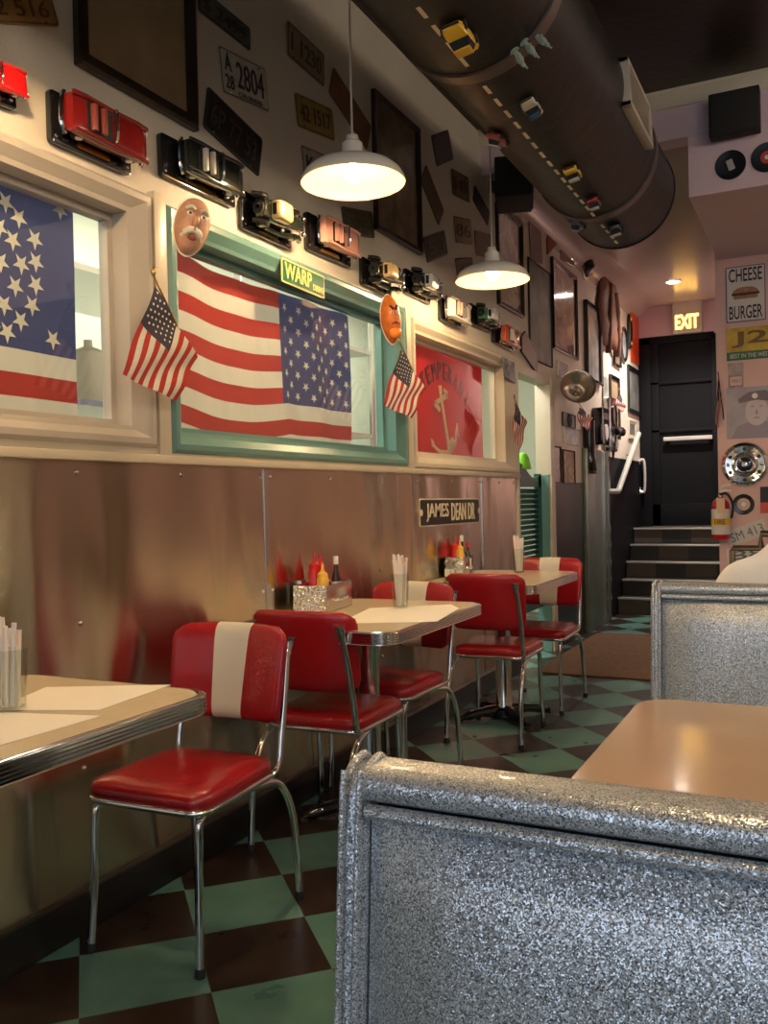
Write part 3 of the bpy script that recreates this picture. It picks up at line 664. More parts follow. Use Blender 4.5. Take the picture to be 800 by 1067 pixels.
# silver horn
q = onW(590, 408)
e = empty('metal_horn', q, (0, 0, 0), 'silver flared metal horn sticking out above the small framed pictures', 'horn'); e.scale = (.68, .68, .68)
T = Matrix.Rotation(math.radians(-115), 4, 'X') @ Matrix.Rotation(math.radians(25), 4, 'Y')
T = Matrix.Translation((.17, -.16, 0)) @ Matrix.Rotation(math.radians(72), 4, 'X') @ Matrix.Rotation(math.radians(22), 4, 'Y')
MB().lathe([(.015, -.16), (.03, -.10), (.055, -.05), (.10, 0), (.17, .05), (.205, .075), (.21, .08), (.20, .078), (.165, .045), (.095, -.005), (.03, -.09)], 32, T=T).build('bell', colmat('tarnished_silver', (.55, .48, .42), .22, 0, ), e)
bpy.data.materials['tarnished_silver'].node_tree.nodes['Principled BSDF'].inputs['Metallic'].default_value = .9
MB().tube([(0, 0, 0), (.05, -.02, -.05), tuple(T @ Vector((0, 0, -.15)))], .012, 8).build('bracket', M['chromed'], e)

# silver wall telephone and boot-like black thing
q = onW(632, 443)
e = empty('wall_telephone', q, ROTW, 'old silver-grey wall telephone near the foot of the stairs', 'telephone')
MB().prism(rrect(.34, .52, .05), .002, .07).build('housing', M['chromed'], e, bevel=.01)
MB().lathe([(0, .07), (.10, .07), (.10, .085), (.085, .09), (.02, .095), (0, .095)], 24, c=(0, .09, 0)).build('dial', M['blackg'], e)
MB().tube([(-.11, -.08, .12), (-.05, -.05, .14), (.05, -.05, .14), (.11, -.08, .12)], [.035, .02, .02, .035], 10).build('handset', M['blackg'], e)
MB().tube([(-.10, -.10, .11), (-.09, -.3, .08), (-.02, -.33, .06), (0, -.25, .05)], .008, 8).build('cord', M['black'], e)
q = onW(608, 466)
BS = .62
e = empty('hanging_boot', q, ROTW, 'black leather boot hanging at the edge of the cream board', 'boot'); e.scale = (.6, .75, .7)
MB().tube([(0, .30, .07), (.0, .12, .07), (.01, -.08, .07), (.02, -.2, .08), (.10, -.25, .09)], [.075, .075, .07, .075, .06], 14).build('boot_leather', M['blackg'], e)
MB().prism([(-.06,-.30),(.17,-.31),(.18,-.285),(-.06,-.275)], .03, .13).build('sole', M['rubber'], e, bevel=.005)
MB().tube([(0, .29, .06), (0, .37, .03), (0, .40, .002)], .006, 8).build('hook', M['chromed'], e)
# toy shelf group: small model train-like black and white thing
q = onW(620, 445)
e = empty('wall_radio', q, ROTW, 'small old black and white radio hung beside the telephone', 'radio')
MB().prism(rrect(.28, .34, .04), .002, .10).build('radio_case', M['blackg'], e, bevel=.012)
MB().lathe([(0, .10), (.07, .10), (.07, .108), (0, .110)], 20, c=(0, -.05, 0)).build('radio_dial', M['ceram'], e)
MB().box(-.10, .10, .06, .12, .10, .105).build('grille', M['chromed'], e)

# handrail on the left wall
e = empty('stair_handrail', onW(643, 512), (0,0,0), 'pale metal handrail fixed to the black wall beside the stairs', 'handrail')
o_ = e.location; a = onW(665.3, 452, WX+.08)-o_; b_ = onW(644, 512, WX+.08)-o_; c_ = onW(634, 512, WX+.01)-o_
MB().tube([tuple(a), tuple(a*.66+b_*.34), tuple(a*.3+b_*.7), tuple(b_), ], .028, 10, 3).build('rail', colmat('rail_paint', (.40, .42, .38), .35, .2), e)
MB().tube([tuple(b_), tuple(b_*.5+c_*.5), tuple(c_)], .026, 10, 2).build('rail_end', M['rail_paint'], e)
for k in (.25, .75):
    p = a*k+b_*(1-k); MB().tube([(p.x, p.y, p.z), (p.x-.02, p.y, p.z-.07), (-.0, p.y, p.z-.08)], .010, 8, 3).build('bracket', M['chromed'], e)
e = empty('pull_handle', onW(665.5, 496), (0,0,0), 'white vertical pull handle on the black wall beside the door', 'handle')
MB().tube([(.01,0,.17),(.06,0,.16),(.06,0,-.16),(.01,0,-.17)], .016, 8, 4).build('grip', M['nose'], e)
MB().box(.0, .014, -.03, .03, .13, .21).box(.0, .014, -.03, .03, -.21, -.13).build('mounting_plate', M['nose'], e, bevel=.003)

# ------------------------------------------------------------------ signs on the left wall
def sign(q, label, base, bcol, txts, name='street_sign', z0=.002, th=.004, rad=.015, X=WX):
    c, w_, h_, a = fit(q, X); e = empty(name, (X, c.x, c.y), ROTW, label, 'sign')
    T = flatT(a)
    MB().prism(rrect(w_, h_, rad, 4), z0, z0+th, T).build('sign_border', bcol, e, smooth=False)
    MB().prism(rrect(w_-.014, h_-.014, rad*.8, 4), z0+th, z0+th+.002, T).build('sign_face', base, e, smooth=False)
    mb = MB()
    for (t, x, y, w1, h1) in txts: text_mesh(t, w_*w1, h_*h1, z0+th+.002, z0+th+.005, T @ Matrix.Translation((x*w_, y*h_, 0)), mb, .01)
    mb.build('lettering', bcol, e, smooth=False); return e, w_, h_, T
e, w_, h_, T = sign(((435,520),(497,519),(497,545),(435,549)), 'black street name sign with cream letters on the steel sheet', M['black'], colmat('cream_paint', (.75, .68, .50), .4, 0), [('JAMES', -.235, 0, .35, .66), ('DEAN', .115, 0, .25, .66), ('DR', .345, 0, .125, .66)], z0=.008)
# side notches of the sign ends
for sx in (-1, 1):
    MB().lathe([(0, .0155), (.018, .0155), (.018, .017), (0, .017)], 14, c=(sx*w_*.5-sx*.012, 0, 0), T=T).build('end_ornament', M['cream_paint'], e)
c, w_, h_, a = fit(((292,268),(337,288),(337,312),(293,293)), WX+.036)
e, w_, h_, T = sign(((292,268),(337,288),(337,312),(293,293)), 'small green metal sign with yellow letters on the teal frame', colmat('sign_green', (.015, .13, .07), .35, .2), colmat('sign_yellow', (.80, .62, .22), .4, .2), [('WARP', -.14, .03, .62, .66), ('DRIVE', .33, -.20, .25, .26)], z0=.0, X=WX+.037, rad=.008)

# ------------------------------------------------------------------ masks
def mask(q_c, w_, h_, tilt, label, kind, X=WX+.095):
    q = onW(*q_c, X); e = empty('paper_mask', q, (PI/2, 0, math.radians(52)), label, 'mask')
    T = flatT(tilt)
    def outline(t, k=1):
        x = math.cos(t); y = math.sin(t)
        wx = w_/2*(1+.12*y) if kind == 0 else w_/2*(1-.10*math.cos(2*t)*0-.16*abs(y)**4 + .10*math.cos(2*t+PI)*-1)
        return (wx*x*k, h_/2*y*k)
    rg = []
    for k, z in ((1.06, 0), (1.06, .003)): rg.append([(*outline(2*PI*i/32, k), z) for i in range(32)])
    MB().loft(rg, T=T).build('card_edge', M['hair'], e)
    rg = []
    for k, z in ((1, .003), (.97, .018), (.85, .036), (.65, .050), (.4, .058), (.15, .060)): rg.append([(*outline(2*PI*i/32, k), z) for i in range(32)])
    MB().loft(rg, T=T).build('face', M['skin'] if kind == 0 else M['orange'], e)
    f = MB
    if kind == 0:
        MB().ball((-.0, -.01*h_, .062), .028*w_/.2, 12, (.8, 1.7, .9), T=T).build('nose', M['skin'], e)
        for sx in (-1, 1):
            ey = MB().ball((sx*w_*.2, h_*.12, .056), w_*.10, 12, (1, .7, .5), T=T).build('eye', M['eyew'], e)
            MB().ball((sx*w_*.2, h_*.12, .056+w_*.048), w_*.042, 10, (1, 1, .5), T=T).build('pupil', M['ink'], ey)
            MB().tube([(sx*w_*.08, h_*.20, .062), (sx*w_*.2, h_*.235, .062), (sx*w_*.33, h_*.20, .048)], .005, 8, T=T).build('eyebrow', M['hair'], e)
            MB().tube([(0, -h_*.15, .066), (sx*w_*.14, -h_*.17, .06), (sx*w_*.28, -h_*.26, .036)], [.011, .012, .006], 8, T=T).build('moustache', M['hair'], e)
            MB().ball((sx*w_*.47, h_*.02, .012), w_*.06, 10, (.6, 1.6, .5), T=T).build('ear', M['skin'], e)
        MB().ball((0, -h_*.27, .052), w_*.14, 12, (1, .55, .35), T=T).build('mouth', M['skind'], e)
    else:
        MB().ball((0, -h_*.30, .045), w_*.36, 14, (1, .85, .55), T=T).build('chin', colmat('bright_orange', (.85, .25, .03), .4, .2), e)
        for sx in (-1, 1):
            MB().tube([(sx*w_*.05, h_*.16, .062), (sx*w_*.2, h_*.24, .052)], .006, 8, 0, T=T).build('eyebrow', M['ink'], e)
            ey = MB().ball((sx*w_*.17, h_*.10, .058), w_*.10, 10, (1, .7, .5), T=T).build('eye', M['eyew'], e)
            MB().ball((sx*w_*.17, h_*.10, .058+w_*.048), w_*.045, 8, (1, 1, .5), T=T).build('pupil', M['ink'], ey)
        MB().ball((0, -.0, .062), w_*.09, 10, (.8, 1.5, .8), T=T).build('nose', M['skin'], e)
        MB().tube([(-w_*.22, -h_*.13, .052), (0, -h_*.10, .06), (w_*.22, -h_*.13, .052)], [.005, .008, .005], 8, T=T).build('mouth', M['skind'], e)
    return e
mask((199, 237), .108, .185, math.radians(-14), 'bald old man face mask with a white moustache on the teal frame corner', 0)
mask((406, 333), .088, .225, math.radians(6), 'tall oval face mask with a round orange chin on the teal frame', 1)

# ------------------------------------------------------------------ mounted model cars
def lens(mb, c, r, T=None): mb.ball(c, r, 12, (.7, 1, 1), T=T)
def model_car(q, label, body, kind='fifties', plaque=True, name='mounted_model_car', second=None, L=None, flip=1, openx=True):
    """q = plaque corners; the car points along local x with its wheels towards the plaque"""
    c, pw_, ph_, a = fit(q)
    e = empty(name, (WX, c.x, c.y), ROTW, label, 'model car', 'model cars on plaques above the windows')
    T0 = flatT(a*.5)
    MB().prism(rrect(pw_, ph_, .012, 3), .001, .02, T0).build('plaque', M['blackg'], e, bevel=.004)
    np_ = MB().prism(rrect(pw_*.40, .016, .002, 1), .02, .023, T0 @ Matrix.Translation((0, -ph_*.36, 0))).build('nameplate', M['brass'], e, smooth=False)
    sc = MB()
    for sx in (-1, 1): sc.ball((sx*(pw_/2-.018), -ph_/2+.022, .021), .006, 8, (1,1,.5), T=T0)
    sc.build('screws', M['chromed'], e)
    L = L or min(.31, pw_*1.02); s = L/.27
    T = T0 @ Matrix.Translation((pw_*.05, ph_*.06, .026)) @ Matrix.Scale(s, 4) @ Matrix.Scale(flip, 4, (1, 0, 0))
    W2 = .048
    def ring(x, w1, z0, z1, p=.35):
        n = 20; out = []
        for k in range(n):
            t = 2*PI*k/n; cx_, sy = math.cos(t), math.sin(t)
            out.append((x, w1*math.copysign(abs(cx_)**p, cx_), (z0+z1)/2+(z1-z0)/2*math.copysign(abs(sy)**p, sy)))
        return out
    bm_ = [body, second or body]
    if kind == 'fifties':
        st = [(-.132,.030,.020,.038),(-.128,.044,.014,.046),(-.10,.048,.012,.050),(-.05,.049,.011,.049),(0,.049,.011,.050),(.05,.048,.011,.050),(.10,.047,.012,.048),(.127,.043,.014,.044),(.133,.032,.020,.036)]
        MB().loft([ring(*q_) for q_ in st], T=T).build('body', body, e, ang=50)
        fin = MB()
        for sy in (-1, 1):
            fin.loft([ring_ for ring_ in [[(x, sy*.043+.006*math.cos(t), z+h_*math.sin(t)) for t in [2*PI*k/8 for k in range(8)]] for x, z, h_ in ((-.13,.050,.006),(-.09,.052,.008),(.0,.050,.003),(.09,.050,.007),(.13,.044,.006))]], T=T)
        fin.build('fenders', body, e, ang=50)
        MB().prism(rrect(.085, .074, .01), .0495, .0515, T @ Matrix.Translation((-.045, 0, 0))).build('interior', M['blackm'], e)
        MB().box(-.078, -.066, -.032, .032, .051, .066, T=T).box(-.045, -.034, -.032, .032, .051, .066, T=T).build('seats', second or M['whitev'], e, bevel=.003*s)
        wsm = MB().tube([(.002,-.036,.050),(-.012,-.034,.074),(-.014,0,.078),(-.012,.034,.074),(.002,.036,.050)], .0036, 8, 4, T=T).build('windshield', M['chrome'], e)
        MB().add([(.002,-.036,.050),(-.012,-.034,.074),(-.012,.034,.074),(.002,.036,.050),(.004,-.036,.050),(-.010,-.034,.074),(-.010,.034,.074),(.004,.036,.050)], [(0,1,2,3),(7,6,5,4),(0,4,5,1),(1,5,6,2),(2,6,7,3),(3,7,4,0)], T=T).build('glass', M['tglass'], wsm)
        MB().tube([(-.02, .018, .055), (-.024, .018, .066)], .0015, 6, 0, T=T).lathe([(.009, 0), (.011, .0015), (.009, .003)], 14, c=(-.024, .018, .066), T=T).build('steering_wheel', M['blackm'], e)
        for sx in (-1, 1): MB().tube([(sx*.128,-.05,.018),(sx*.139,-.03,.020),(sx*.141,0,.020),(sx*.139,.03,.020),(sx*.128,.05,.018)], .006, 8, 4, T=T).build('bumper', M['chrome'], e)
        hl = MB(); lens(hl, (.132, -.034, .036), .008, T); lens(hl, (.132, .034, .036), .008, T); hl.build('headlights', M['ceram'], e)
    else:
        # upright thirties car: narrow hood, free fenders, cab
        st = [(-.125,.020,.018,.045),(-.12,.030,.014,.056),(-.08,.034,.014,.060),(0,.034,.014,.060),(.03,.028,.016,.056),(.08,.022,.018,.054),(.118,.017,.020,.052)]
        MB().loft([ring(*q_) for q_ in st], T=T).build('body', body, e, ang=50)
        cab = MB().loft([[(x, y*k, z) for x, y in rrect(.085*k2, .060, .010)] for k, k2, z in ((1,1,.055),(1,.98,.072),(.93,.92,.086),(.85,.8,.091),(.5,.5,.093))], T=T @ Matrix.Translation((-.045, 0, 0))).build('cab_roof', second or body, e, ang=50)
        MB().box(-.001-.002, .0, -.024, .024, .062, .080, T=T).box(-.090,-.088,-.018,.018,.064,.078, T=T).box(-.078,-.012,-.0315,-.0295,.064,.079,T=T).box(-.078,-.012,.0295,.0315,.064,.079,T=T).build('cab_windows', colmat('toy_window', (.02, .025, .03), .08, .6), cab)
        for sy in (-1, 1):
            MB().tube([(-.14,sy*.042,.018),(-.115,sy*.042,.040),(-.085,sy*.042,.040),(-.06,sy*.042,.014),(0,sy*.042,.012),(.045,sy*.042,.016),(.07,sy*.042,.038),(.10,sy*.042,.041),(.13,sy*.042,.022)], .009, 8, 4, T=T).build('fender', body if second is None else colmat('toy_black', (.012,.012,.012), .15, .7), e)
            MB().ball((.122, sy*.026, .048), .0095, 12, T=T).build('headlight', M['chrome'], e)
        MB().box(.116, .124, -.016, .016, .02, .054, T=T).build('radiator', M['chrome'], e, bevel=.002*s)
        MB().tube([(.136,-.045,.018),(.143,0,.020),(.136,.045,.018)], .003, 8, 4, T=T).build('bumper', M['chrome'], e)
        MB().lathe([(.007, 0), (.020, .0), (.022, .004), (.020, .009), (.007, .009)], 18, T=T @ Matrix.Translation((-.132, 0, .035)) @ Matrix.Rotation(PI/2, 4, 'Y')).build('spare_wheel', M['rubber'], e)
    for x in (-.085, .088):
        for sy in (-1, 1):
            Tw = T @ Matrix.Translation((x, sy*.040, .018)) @ Matrix.Rotation(PI/2, 4, 'X')
            w1 = MB().lathe([(.006,-.006),(.016,-.007),(.0185,-.004),(.0185,.004),(.016,.007),(.006,.006)], 16, T=Tw, cap=True).build('wheel', M['rubber'], e)
            MB().lathe([(.009, -.0085), (.009, .0085)], 12, T=Tw, cap=True).build('hubcap', M['ceram'], w1)
    return e
cR = colmat('car_bright_red', (.78, .012, .012), .2, .5); cD = colmat('car_dark_red', (.20, .010, .010), .16, .8)
cB = colmat('car_black', (.015, .018, .015), .12, .9); cG = colmat('car_cream_gold', (.78, .55, .22), .25, .6); cP = colmat('car_pink', (.85, .42, .33), .25, .6)
cW = colmat('car_white', (.75, .73, .68), .2, .6); cGr = colmat('car_green', (.05, .20, .09), .2, .6); cO = colmat('car_orange', (.75, .10, .02), .18, .8)
model_car(((-52,55),(10,70),(10,115),(-52,95)), 'bright red model car on a plaque cut by the left edge of the picture', cR)
model_car(((46.8,93.5),(131,135),(131,184),(47,148.5)), 'dark red open-top model car on a plaque, second from the left', cD, second=colmat('seat_maroon', (.22, .05, .04), .3, .3))
model_car(((163,138),(240,178),(240,216),(163,186)), 'black open-top model car with chrome trim above the old man mask', cB)
model_car(((247,198),(299,224),(299,262),(248,238)), 'black and cream vintage model car beside the pink one', cB, 'vintage', second=cG)
model_car(((315,221),(361,243),(361,279),(316,261)), 'pink open-top model car below the nearer lamp', cP, second=cP)
model_car(((373,266),(404,284),(404,310),(374,297)), 'small black and cream vintage model car above the orange-chinned mask', cB, 'vintage', second=cG)
model_car(((419,279),(445,294),(445,318),(419,305)), 'small black model car with a silver roof right of the oval mask', cB, 'vintage', second=cW)
model_car(((455,309),(477,320),(477,344),(456,333)), 'small white model car above the red banner', cW, 'fifties', second=cP)
model_car(((487,316),(508,326),(508,347),(487,338)), 'small green and white model car under the far lamp', cGr, 'vintage', second=cW)
model_car(((511,337),(532,350),(532,366),(511,357)), 'small orange-red model car beside the tilted wooden board', cO, 'fifties')

# ------------------------------------------------------------------ duct with toy cars
DC = Vector((-1.0, 0, 2.85)); DR = .29; DY1 = 5.05
e = empty('air_duct', (DC.x, -1.0, DC.z), (0,0,0), 'big round black duct under the ceiling painted as a road with toy cars', 'duct')
T = Matrix.Translation((0, 1.0, 0))
def ringY(y, r, n=48): return [(r*math.cos(2*PI*k/n), y, r*math.sin(2*PI*k/n)) for k in range(n)]
MB().loft([ringY(y, DR) for y in (-2.9, -1, 0, 1, 2, 3, 4, DY1-.005)]+[ringY(DY1-.005, DR-.012), ringY(-2.9, DR-.012)], cap=False, T=T).build('duct_pipe', M['duct'], e)
for y in (.9, 2.76, 4.45):
    MB().loft([ringY(y-.028, DR), ringY(y-.028, DR+.009), ringY(y+.028, DR+.009), ringY(y+.028, DR)], cap=False, T=T).build('joint_band', M['band'], e)
MB().loft([ringY(DY1-.01, DR), ringY(DY1-.01, DR+.006), ringY(DY1+.004, DR+.006), ringY(DY1+.004, DR-.01)], cap=False, T=T).build('end_rim', M['duct'], e)
dsh = MB(); y = 1.0; A0 = -PI/2
while y < 4.95:
    if not (2.72 < y < 2.80 or 4.42 < y < 4.48):
        ws = .0065/DR
        dsh.loft([[((DR+.0015)*math.cos(A0+a), yy, (DR+.0015)*math.sin(A0+a)) for a in (-ws, 0, ws)]+[((DR)*math.cos(A0+a), yy, (DR)*math.sin(A0+a)) for a in (ws, 0, -ws)] for yy in (y, y+.062)], T=T)
    y += .108
dsh.build('dashed_line', M['dash'], e)
# hangers
for y in (1.6, 3.6):
    MB().box(-.012, .012, y-.002, y+.002, DR-.01, CZ-DC.z, T=T).build('hanger_strap', M['band'], e)
# vent register on the duct's side
def duct_dir(px, py):        # surface point of the duct seen there
    d = ray(px, py); best = None
    a = d[0]**2+d[2]**2; px_, pz = -DC.x, CH-DC.z
    b = 2*(d[0]*px_+d[2]*pz); c = px_**2+pz**2-DR**2; disc = b*b-4*a*c
    t = (-b-math.sqrt(max(disc, 0)))/(2*a); return Vector((d[0]*t, d[1]*t, CH+d[2]*t))
q0 = duct_dir(647, 112); q1 = duct_dir(671, 160)
ang = math.atan2(q0.z-DC.z, q0.x-DC.x)
yv0, yv1 = q0.y, q1.y
rg = empty('air_register', (DC.x, (yv0+yv1)/2, DC.z), (0,0,0), 'pale metal air register on the side of the black duct', 'vent')
Tn = Matrix.Rotation(-(ang+.36)+PI/2, 4, 'Y')     # local z outwards
hh = .10; hl = (yv1-yv0)/2
mb = MB()
for a_, b_, c_, d_ in ((-hh,hh,-hl,-hl+.025),(-hh,hh,hl-.025,hl),(-hh,-hh+.02,-hl,hl),(hh-.02,hh,-hl,hl)): mb.box(a_, b_, c_, d_, DR-.02, DR+.022, T=Tn)
mb.build('register_frame', colmat('register_paint', (.55, .49, .40), .4, .1), rg, bevel=.002)
sl = MB()
for k in range(9):
    x = -hh+.025+k*(2*hh-.05)/8; sl.box(x-.003, x+.004, -hl+.02, hl-.02, DR-.015, DR+.014, T=Tn)
sl.box(-hh+.01, hh-.01, -hl+.01, hl-.01, DR-.02, DR-.012, T=Tn); sl.build('louvre', M['register_paint'], rg, smooth=False)

def toy_car(px, py, label, col, second=None, L=.085, van=False, glassc=None, yaw=0):
    L = L*1.18
    p = duct_dir(px, py); n_ = Vector((p.x-DC.x, 0, p.z-DC.z)).normalized()
    fwd = Vector((0, 1, 0)); side = fwd.cross(n_)
    Mx = Matrix(((fwd.x, side.x*-1, n_.x, 0), (fwd.y, -side.y, n_.y, 0), (fwd.z, -side.z, n_.z, 0), (0,0,0,1)))
    base = DC+n_*DR; base.y = p.y
    e = empty('toy_car', base, (0,0,0), label, 'toy car', 'toy cars stuck on the duct')
    e.rotation_euler = (Mx.to_3x3() @ Matrix.Rotation(yaw, 3, 'Z')).to_euler()
    s = L/.08; T = Matrix.Scale(s, 4)
    bs = lambda x, w1, z1: [(x, -w1, .006), (x, w1, .006), (x, w1*1.02, z1*.7), (x, w1*.85, z1), (x, -w1*.85, z1), (x, -w1*1.02, z1*.7)]
    MB().loft([bs(-.040,.013,.014), bs(-.037,.018,.019), bs(0,.019,.020), bs(.03,.018,.018), bs(.040,.013,.013)], T=T).build('body', col, e, bevel=.0008)
    k = 1 if van else .0
    cb = MB().prism([(-.022-k*.012,-.017),(.014,-.017),(.014,.017),(-.022-k*.012,.017)], .018, .031, T, top=[(-.016-k*.014,-.013),(.004,-.013),(.004,.013),(-.016-k*.014,.013)]).build('cabin', colmat('toy_window', (.02,.025,.03), .08, .6), e)
    MB().prism([(-.017-k*.014,-.014),(.005,-.014),(.005,.014),(-.017-k*.014,.014)], .030, .033, T).build('roof', second or col, e, bevel=.001)
    for x in (-.024, .024):
        for sy in (-1, 1): MB().lathe([(.004,-.003),(.0075,-.003),(.0075,.003),(.004,.003)], 12, T=T @ Matrix.Translation((x, sy*.018, .0078)) @ Matrix.Rotation(PI/2, 4, 'X'), cap=True).build('wheel', M['rubber'], e)
    MB().box(-.0425,-.039,-.014,.014,.008,.012,T=T).box(.039,.0425,-.014,.014,.008,.012,T=T).build('bumpers', M['chrome'], e)
    return e
cY = M['yellow']; cBl = colmat('toy_blue', (.04, .09, .22), .2, .7); cRd = colmat('toy_red', (.35, .03, .03), .3, .5); cSl = colmat('toy_cream', (.5, .46, .36), .3, .4)
toy_car(478, 33, 'yellow toy taxi on the nearest duct section', cY, None, .125, yaw=PI)
toy_car(552, 108, 'blue and cream toy car on the middle duct section', cSl, cBl, .10, yaw=PI)
toy_car(520, 141, 'red toy car with a white bonnet on the wall side of the duct', cRd, cW, .10)
toy_car(596, 177, 'yellow toy car beside the dashed line on the middle duct section', cY, cW, .105)
toy_car(618, 208, 'dark red toy car at the second duct band', cRd, cW, .10)
toy_car(603, 231, 'blue toy car near the end of the duct', cBl, cBl, .10)
toy_car(641, 236, 'black toy car with a white roof at the end of the duct', cB, cW, .105)
for px, py, lb in ((536, 53, 'leftmost'), (546, 44, 'middle'), (557, 36, 'rightmost')):
    p = duct_dir(px, py); n_ = (p-Vector((DC.x, p.y, DC.z))).normalized()
    e = empty('toy_figurine', p, (0,0,0), 'pale green plastic figurine on the duct band, %s of three' % lb, 'figurine', 'green figurines on the duct')
    e.rotation_euler = n_.to_track_quat('Z', 'Y').to_euler()
    MB().lathe([(.0,0),(.016,0),(.016,.004),(.007,.006),(.009,.02),(.012,.035),(.009,.048),(.004,.052)], 12, cap=True).build('figure_body', M['figg'], e)
    MB().ball((0,0,.058), .0075, 10).build('head', M['figg'], e)
    MB().tube([(.008,0,.044),(.017,.002,.05),(.019,.004,.066)], .0032, 8).build('arm', M['figg'], e)
    MB().tube([(-.008,0,.044),(-.016,.004,.034),(-.012,.010,.026)], .0032, 8).build('arm', M['figg'], e)

# speakers
def speaker(c, sz, rotz, label, tilt=0):
    e = empty('wall_speaker', c, (tilt, 0, rotz), label, 'speaker')
    w_, d_, h_ = sz
    MB().box(-w_/2, w_/2, -d_/2, d_/2, -h_/2, h_/2).build('cabinet', M['speaker'], e, bevel=.01)
    MB().box(-w_/2+.012, w_/2-.012, -d_/2-.008, -d_/2, -h_/2+.012, h_/2-.012).build('grille', M['blackm'], e, bevel=.006)
    MB().box(-.02, .02, d_/2, d_/2+.04, -.03, .03).build('bracket', M['black'], e)
a = onY(738, 100, YH-.12); b = onY(792, 134, YH-.12)
speaker(((a.x+b.x)/2, YH-.09, (a.z+b.z)/2+.0), (abs(b.x-a.x), .10, a.z-b.z+.0), 0, 'black speaker on the lavender soffit above the records')
q = onW(535, 193, WX+.20)
speaker(q, (.34, .22, .24), PI/2+.3, 'black speaker high on the left wall under the duct')
q = onW(608, 278)
e = empty('dome_camera', q, ROTW, 'small black dome fixed high on the wall above the glazed picture', 'camera')
MB().lathe([(0, .0), (.10, 0), (.10, .02), (.085, .05), (.05, .085), (0, .10)], 24).build('dome', M['blackg'], e)
MB().lathe([(.10, 0), (.115, 0), (.115, .018), (.10, .022)], 24).build('rim', M['chromed'], e)

# ------------------------------------------------------------------ things on the pink block (facing the front)
KY = 6.8
def onK(px, py): q = onY(px, py, KY); return q
def ktk(name, pts, label, cat, group=None):
    P = [onK(*p) for p in pts]; c = sum(P, Vector())/4
    w_ = ((P[1]-P[0]).length+(P[2]-P[3]).length)/2; h_ = ((P[0]-P[3]).length+(P[1]-P[2]).length)/2
    u = (P[1]-P[0]).normalized(); a = math.atan2(u.z, u.x)
    e = empty(name, (c.x, KY, c.z), ROTP, label, cat, group)
    return e, w_, h_, a
e, w_, h_, a = ktk('burger_sign', ((755.5,280),(797,274),(798,332),(757,338)), 'white cheese burger sign with black letters and a burger picture', 'sign')
T = Matrix()
MB().prism(rrect(w_, h_, .004, 1), .002, .008).build('sign_border', colmat('slate_edge', (.16,.15,.2), .5, 0), e, smooth=False)
MB().prism(rrect(w_-.014, h_-.014, .004, 1), .008, .010).build('sign_face', colmat('sign_white', (.66,.62,.60), .5, 0), e, smooth=False)
tm = text_mesh('CHEESE', w_*.84, h_*.24, .010, .013, Matrix.Translation((0, h_*.34, 0)), None, .01); text_mesh('BURGER', w_*.84, h_*.24, .010, .013, Matrix.Translation((0, -h_*.33, 0)), tm, .01)
tm.build('lettering', M['ink'], e, smooth=False)
bg = MB().loft([[(w_*.33*k*math.cos(t), h_*.02+h_*.10*k2*max(math.sin(t), 0), z) for t in [PI*i/16 for i in range(17)]] for k, k2, z in ((1,1,.010),(1,1,.013),(.8,.8,.017))]).build('bun', colmat('bun_brown', (.42,.23,.13), .5, 0, noise=.3, nscale=40), e)
MB().prism(rrect(w_*.70, h_*.045, .006), .010, .016, Matrix.Translation((0, -.002, 0))).build('patty', colmat('patty', (.10,.045,.03), .6, 0), e)
MB().prism(rrect(w_*.62, h_*.06, .012), .010, .016, Matrix.Translation((0, -h_*.06, 0))).build('lower_bun', M['bun_brown'], e)
e, w_, h_, a = ktk('wall_sign', ((757,343),(806,338),(806,372),(757,377)), 'yellow tin sign with a green strip of white letters under the burger sign', 'sign')
MB().prism(rrect(w_, h_, .004, 1), .002, .008).build('sign_face', colmat('tin_yellow', (.70,.47,.04), .35, .3, noise=.35, nscale=12), e, smooth=False)
MB().prism([(-w_/2,-h_/2),(w_/2,-h_/2),(w_/2,-h_*.24),(-w_/2,-h_*.24)], .008, .010).build('green_strip', M['sign_green'], e, smooth=False)
text_mesh('BEST IN THE WEST', w_*.85, h_*.13, .010, .012, Matrix.Translation((0, -h_*.37, 0))).build('lettering', M['hair'], e, smooth=False)
text_mesh('J2', w_*.78, h_*.5, .008, .012, Matrix.Translation((0, h_*.13, 0)), None, .02).build('large_characters', colmat('tin_dark', (.16,.09,.02), .4, .2), e, smooth=False)
e, w_, h_, a = ktk('small_notice', ((758,379),(774,377.5),(775,404),(759,405)), 'small grey notice with a label above the soldier photograph', 'notice')
MB().prism(rrect(w_, h_, .003, 1), .002, .005).build('notice_sheet', colmat('notice_grey', (.5,.42,.42), .5, 0, noise=.4, nscale=20), e, smooth=False)
MB().prism(rrect(w_*.86, h_*.42, .003, 1), .005, .007, Matrix.Translation((0, -h_*.22, 0))).build('label_frame', M['slate_edge'], e, smooth=False)
MB().prism(rrect(w_*.78, h_*.36, .003, 1), .007, .008, Matrix.Translation((0, -h_*.22, 0))).build('label', M['pink'], e, smooth=False)
text_mesh('1951', w_*.5, h_*.12, .008, .009, Matrix.Translation((0, -h_*.22, 0))).build('lettering', M['ink'], e, smooth=False)
e, w_, h_, a = ktk('portrait_photograph', ((756.5,405),(808,401),(808,456),(757,457.5)), 'large faded photograph of a soldier in a beret on the pink wall', 'photograph')
MB().prism(rrect(w_, h_, .002, 1), .002, .005).build('photo_sheet', colmat('photo_pale', (.42,.38,.46), .3, .3, noise=.25, nscale=6), e, smooth=False)
fx = w_*.12
MB().prism([(fx+.075*math.cos(t), h_*.02+.10*math.sin(t)) for t in [2*PI*i/24 for i in range(24)]], .005, .008).build('face', colmat('photo_face', (.55,.48,.52), .4, .2), e, smooth=False)
